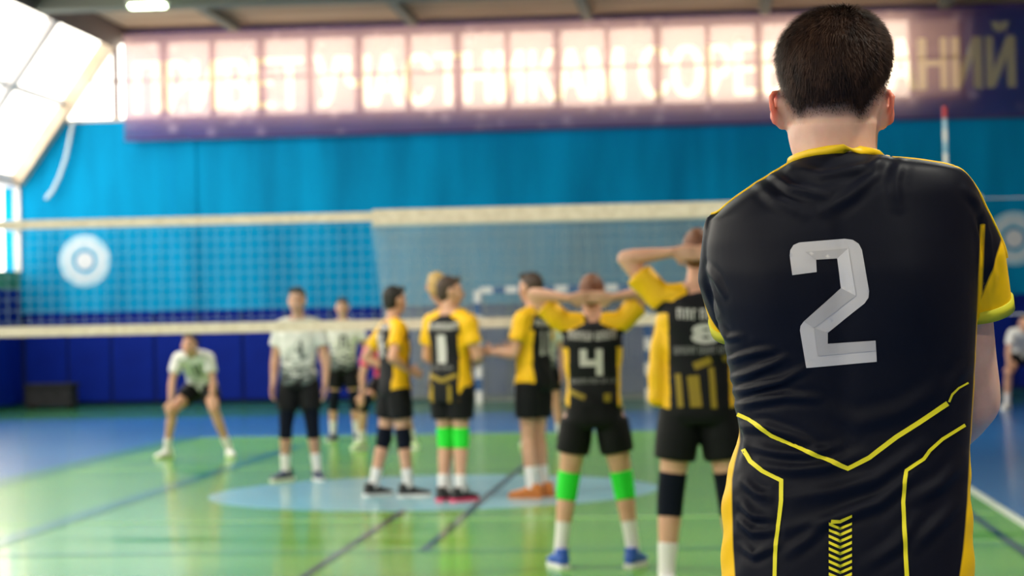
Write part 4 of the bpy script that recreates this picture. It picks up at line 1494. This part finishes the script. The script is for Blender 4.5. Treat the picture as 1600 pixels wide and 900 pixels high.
# ears: rim, bowl, lobe
for s, top, mid, bot in ((-1, (1210, 145), (1206.5, 168), (1222, 198)), (1, (1389, 144), (1393, 168), (1379, 197))):
    y0 = .000
    T, Mi, B_ = fp(*top, y0 - .004), fp(*mid, y0 - .012), fp(*bot, y0 + .006)
    inn = fp(1220 if s < 0 else 1382, 146, y0 + .012)
    b.tube([inn, T, (T + Mi) / 2 + A3(s * .003, -.004, .004), Mi, Mi * .55 + B_ * .45 + A3(s * .003, -.002, 0), B_], [.0042, .0050, .0050, .0048, .0050, .0066], 12)
    ctr = fp(1219 if s < 0 else 1382, 170, y0 + .004)
    b.ell(ctr + A3(s * .004, 0, 0), .0115, .0075, .026, 16, 10, up=A3(s * .0 - s * .18, .15, 1), right=A3(1, s * .5, 0))
    b.ell(ctr + A3(-s * .004, .003, -.004), .012, .012, .018, 14, 8)
for n_, S_, E_, W_ in (('R', SHR, ELR, WRR), ('L', SHL, ELL, WRL)):
    b.tube([S_ + (E_ - S_) * t for t in (0, .25, .5, .75, .92, 1)], [.046, .047, .044, .0415, .0415, .040], 20)
    b.tube([E_ + (W_ - E_) * t for t in (0, .15, .35, .6, .85, 1)], [.040, .0425, .041, .036, .029, .027], 20)
    s = 1 if n_ == 'R' else -1
    hand(b, W_, unit(A3(-s * .9, .25, -.35)), A3(0, -1, -.15), 1.05, -s, .45)
    hp_, kn_, an_ = A3(s * .10, .0, .98), A3(s * .14, .02, .54), A3(s * .17, -.02, .09)
    limb(b, (hp_, kn_), THIGH, 1.07); limb(b, (kn_, an_), CALF, 1.07)
    b.tube([an_ + A3(0, 0, -.03), an_ + A3(s * .02, .08, -.055)], [.034, .03])
bm_ = remesh(b, .0036, 4, .5)
FSK = mat('player_skin', (.66, .37, .26), .45, spec=.4)
p_ = FSK.node_tree.nodes['Principled BSDF']
p_.inputs['Subsurface Weight'].default_value = .5
p_.inputs['Subsurface Radius'].default_value = (1.0, .28, .14)
p_.inputs['Subsurface Scale'].default_value = .014
noisy(FSK, (.68, .40, .29), (.75, .47, .35), 30, 4, bump=.05)
body = link('body', bm_, FSK, fg)
nt = FSK.node_tree     # redder ear skin, with light glowing through the ears painted into the colour
rpn = [n for n in nt.nodes if n.type == 'VALTORGB'][0]
ea = nt.nodes.new('ShaderNodeAttribute'); ea.attribute_name = 'ear_red_glow'
mxn = nt.nodes.new('ShaderNodeMix'); mxn.data_type = 'RGBA'
mxn.inputs['B'].default_value = (.82, .20, .11, 1)
nt.links.new(ea.outputs['Fac'], mxn.inputs['Factor']); nt.links.new(rpn.outputs[0], mxn.inputs['A']); nt.links.new(mxn.outputs['Result'], p_.inputs['Base Color'])
bv_, bn_ = co(bm_), nor(bm_)

fl = bm_.attributes.new('ear_red_glow', 'FLOAT', 'POINT')
fl.data.foreach_set('value', (np.clip((np.abs(bv_[:, 0] - fu(1300, 170)[0]) - .078) / .006, 0, 1) * (bv_[:, 2] > fu(1300, 206)[1]) * (bv_[:, 2] < fu(1300, 136)[1]) * .85).astype(np.float32))

# --- hair: cropped cap fading to stubble at nape and temples, whorl at the crown
hl = np.array([fu(*p) for p in [(1212, 138), (1220, 146), (1230, 168), (1241, 184), (1252, 190), (1262, 182), (1280, 180), (1302, 182), (1325, 179), (1336, 184), (1343, 191), (1352, 182), (1366, 162), (1380, 146), (1392, 136)]])


def hairline(P):
    zb = np.interp(P[:, 0], hl[:, 0], hl[:, 1])
    front = np.clip((P[:, 1] - .010) / .02, 0, 1)
    zf = fu(1302, 62)[1] + np.clip((np.abs(P[:, 0] - uc) - .045) / .02, 0, 1) * -.045
    return zb * (1 - front) + np.maximum(zf, zb) * front * (P[:, 1] > .05) + np.where(P[:, 1] > .05, 0, zb * front)


def hmask(P): return (P[:, 2] - hairline(P)) / .040
dx = fu(1302, 60)


ztop = fu(1302, 20)[1]
cap_v = hmask(bv_) 
head_sel = (bv_[:, 2] > fu(1302, 196)[1])
ear_ex = (np.abs(bv_[:, 0] - uc) > .0815) & (bv_[:, 2] < fu(1302, 138)[1])
keep = head_sel & (cap_v > .30) & ~ear_ex
thick = .0012 + .0048 * np.clip(cap_v - .4, 0, 1) + .004 * np.clip((bv_[:, 2] - fu(1302, 90)[1]) / .06, 0, 1)
fidx = [p.vertices[:] for p in bm_.polygons if all(keep[i] for i in p.vertices)]
used = sorted({i for f in fidx for i in f}); rem = {i: j for j, i in enumerate(used)}
V = (bv_[used] + bn_[used] * (thick[used] * np.clip((cap_v[used] - .28) / .25, 0, 1))[:, None])
V += bn_[used] * rng.normal(0, .0005, len(used))[:, None]
F = [tuple(rem[i] for i in f) for f in fidx]
sb = bm_.attributes.new('stubble', 'FLOAT', 'POINT')
sb.data.foreach_set('value', (np.clip((cap_v + .45) / .80, 0, 1) ** 1.3 * .95 * (head_sel & ~ear_ex)).astype(np.float32))
sa = nt.nodes.new('ShaderNodeAttribute'); sa.attribute_name = 'stubble'
mx2 = nt.nodes.new('ShaderNodeMix'); mx2.data_type = 'RGBA'
mx2.inputs['B'].default_value = (.030, .016, .011, 1)
nt.links.new(sa.outputs['Fac'], mx2.inputs['Factor']); nt.links.new(mxn.outputs['Result'], mx2.inputs['A']); nt.links.new(mx2.outputs['Result'], p_.inputs['Base Color'])
# strands
CROWN = np.array([fu(1322, 36)[0], -.035, fu(1322, 36)[1]])
src = np.where(head_sel & (cap_v > -.25) & ~ear_ex)[0]
prob = np.clip(cap_v[src] + .12, .0, 1.0) ** 1.3
prob /= prob.sum()
NS = 34000
ids = rng.choice(src, NS, p=prob)
base = bv_[ids] + rng.normal(0, .0018, (NS, 3))
nn = bn_[ids]
cm = np.clip(hmask(base), 0, 1.5)
topf = np.clip((base[:, 2] - fu(1302, 95)[1]) / .06, 0, 1)
flow = base - CROWN
flow = flow - nn * np.sum(flow * nn, 1)[:, None]
flow /= np.linalg.norm(flow, axis=1)[:, None] + 1e-6
sw = np.cross(nn, flow)
dirv = flow * (.75 + .35 * topf)[:, None] + sw * .35 + nn * (.55 + .25 * topf)[:, None] + rng.normal(0, .16, (NS, 3))
dirv /= np.linalg.norm(dirv, axis=1)[:, None]
ln = (.0025 + .0065 * np.clip(cm, 0, 1) + .006 * topf) * rng.uniform(.7, 1.25, NS)
st = base + nn * (.0010 + .0035 * np.clip(cm - .2, 0, 1) + .0035 * topf)[:, None]
w = np.cross(dirv, nn); w /= np.linalg.norm(w, axis=1)[:, None] + 1e-6
hw = (.00030 + .00015 * np.clip(cm, 0, 1))[:, None] * w
mid = st + dirv * (ln * .55)[:, None]
bend = dirv + flow * .5 - nn * .25; bend /= np.linalg.norm(bend, axis=1)[:, None]
tip = mid + bend * (ln * .5)[:, None]
n0 = len(V)
SV = np.concatenate([V, st - hw, st + hw, mid - hw * .8, mid + hw * .8, tip])
k_ = np.arange(NS)
a0, a1, a2, a3, a4 = (n0 + q * NS + k_ for q in range(5))
SF = F + list(map(tuple, np.stack([a0, a1, a3, a2], 1).tolist())) + list(map(tuple, np.stack([a2, a3, a4], 1).tolist()))
hme = bpy.data.meshes.new('hair'); hme.from_pydata(SV.tolist(), [], SF); hme.update()
FH = noisy(mat('dark_brown_hair', (.030, .014, .009), .6, spec=.18), (.016, .007, .005), (.055, .025, .014), 70, 4, (1, 1, .3))
link('hair', hme, FH, fg, smooth=True)
for s in (-1, 1):
    MB().ell(hp(s * .031, .088, .008), .013, .008, .007, 12, 8).build('eye', KIT['eye'], fg, smooth=True)
    MB().tube([hp(s * .018, .106, .030), hp(s * .048, .094, .034)], [.004, .004], 6).build('eyebrow', FH, fg, smooth=True)
MB().tube([hp(-.020, .104, -.068), hp(0, .111, -.067), hp(.020, .104, -.068)], [.004, .0055, .004], 6).build('mouth', KIT['lip'], fg, smooth=True)

# shorts, knee pads, socks, shoes (below the frame)
q = MB()
q.loft([((0.005, 0, z), (a, 0, 0), (0, bb, 0), 2.4) for z, a, bb in ((.84, .165, .12), (.92, .180, .126), (1.0, .178, .122), (1.08, .168, .112))], 28)
for s in (-1, 1):
    h_, k2, an_ = A3(s * .10, .0, .98), A3(s * .14, .02, .54), A3(s * .17, -.02, .09)
    q.tube([h_ + (k2 - h_) * t for t in (0, .3, .6)], [.108, .114, .110], 20, False)
    add_part('knee_pad', MB().tube([k2 + unit(h_ - k2) * .11, k2, k2 + unit(an_ - k2) * .10], [.072, .070, .066], 18, False), .007, KIT['navy_pad'], fg, 2)
    add_part('sock', MB().tube([an_ + unit(k2 - an_) * .2, an_ + unit(k2 - an_) * .1, an_, an_ - A3(0, 0, .03)], [.053, .047, .043, .042], 16, False), .007, KIT['sock'], fg, 2)
    shoe(fg, an_, A3(s * .25, 1, 0), 1.06, ('white', 'navy'))
add_part('shorts', q, .009, KIT['shorts'], fg, 3)
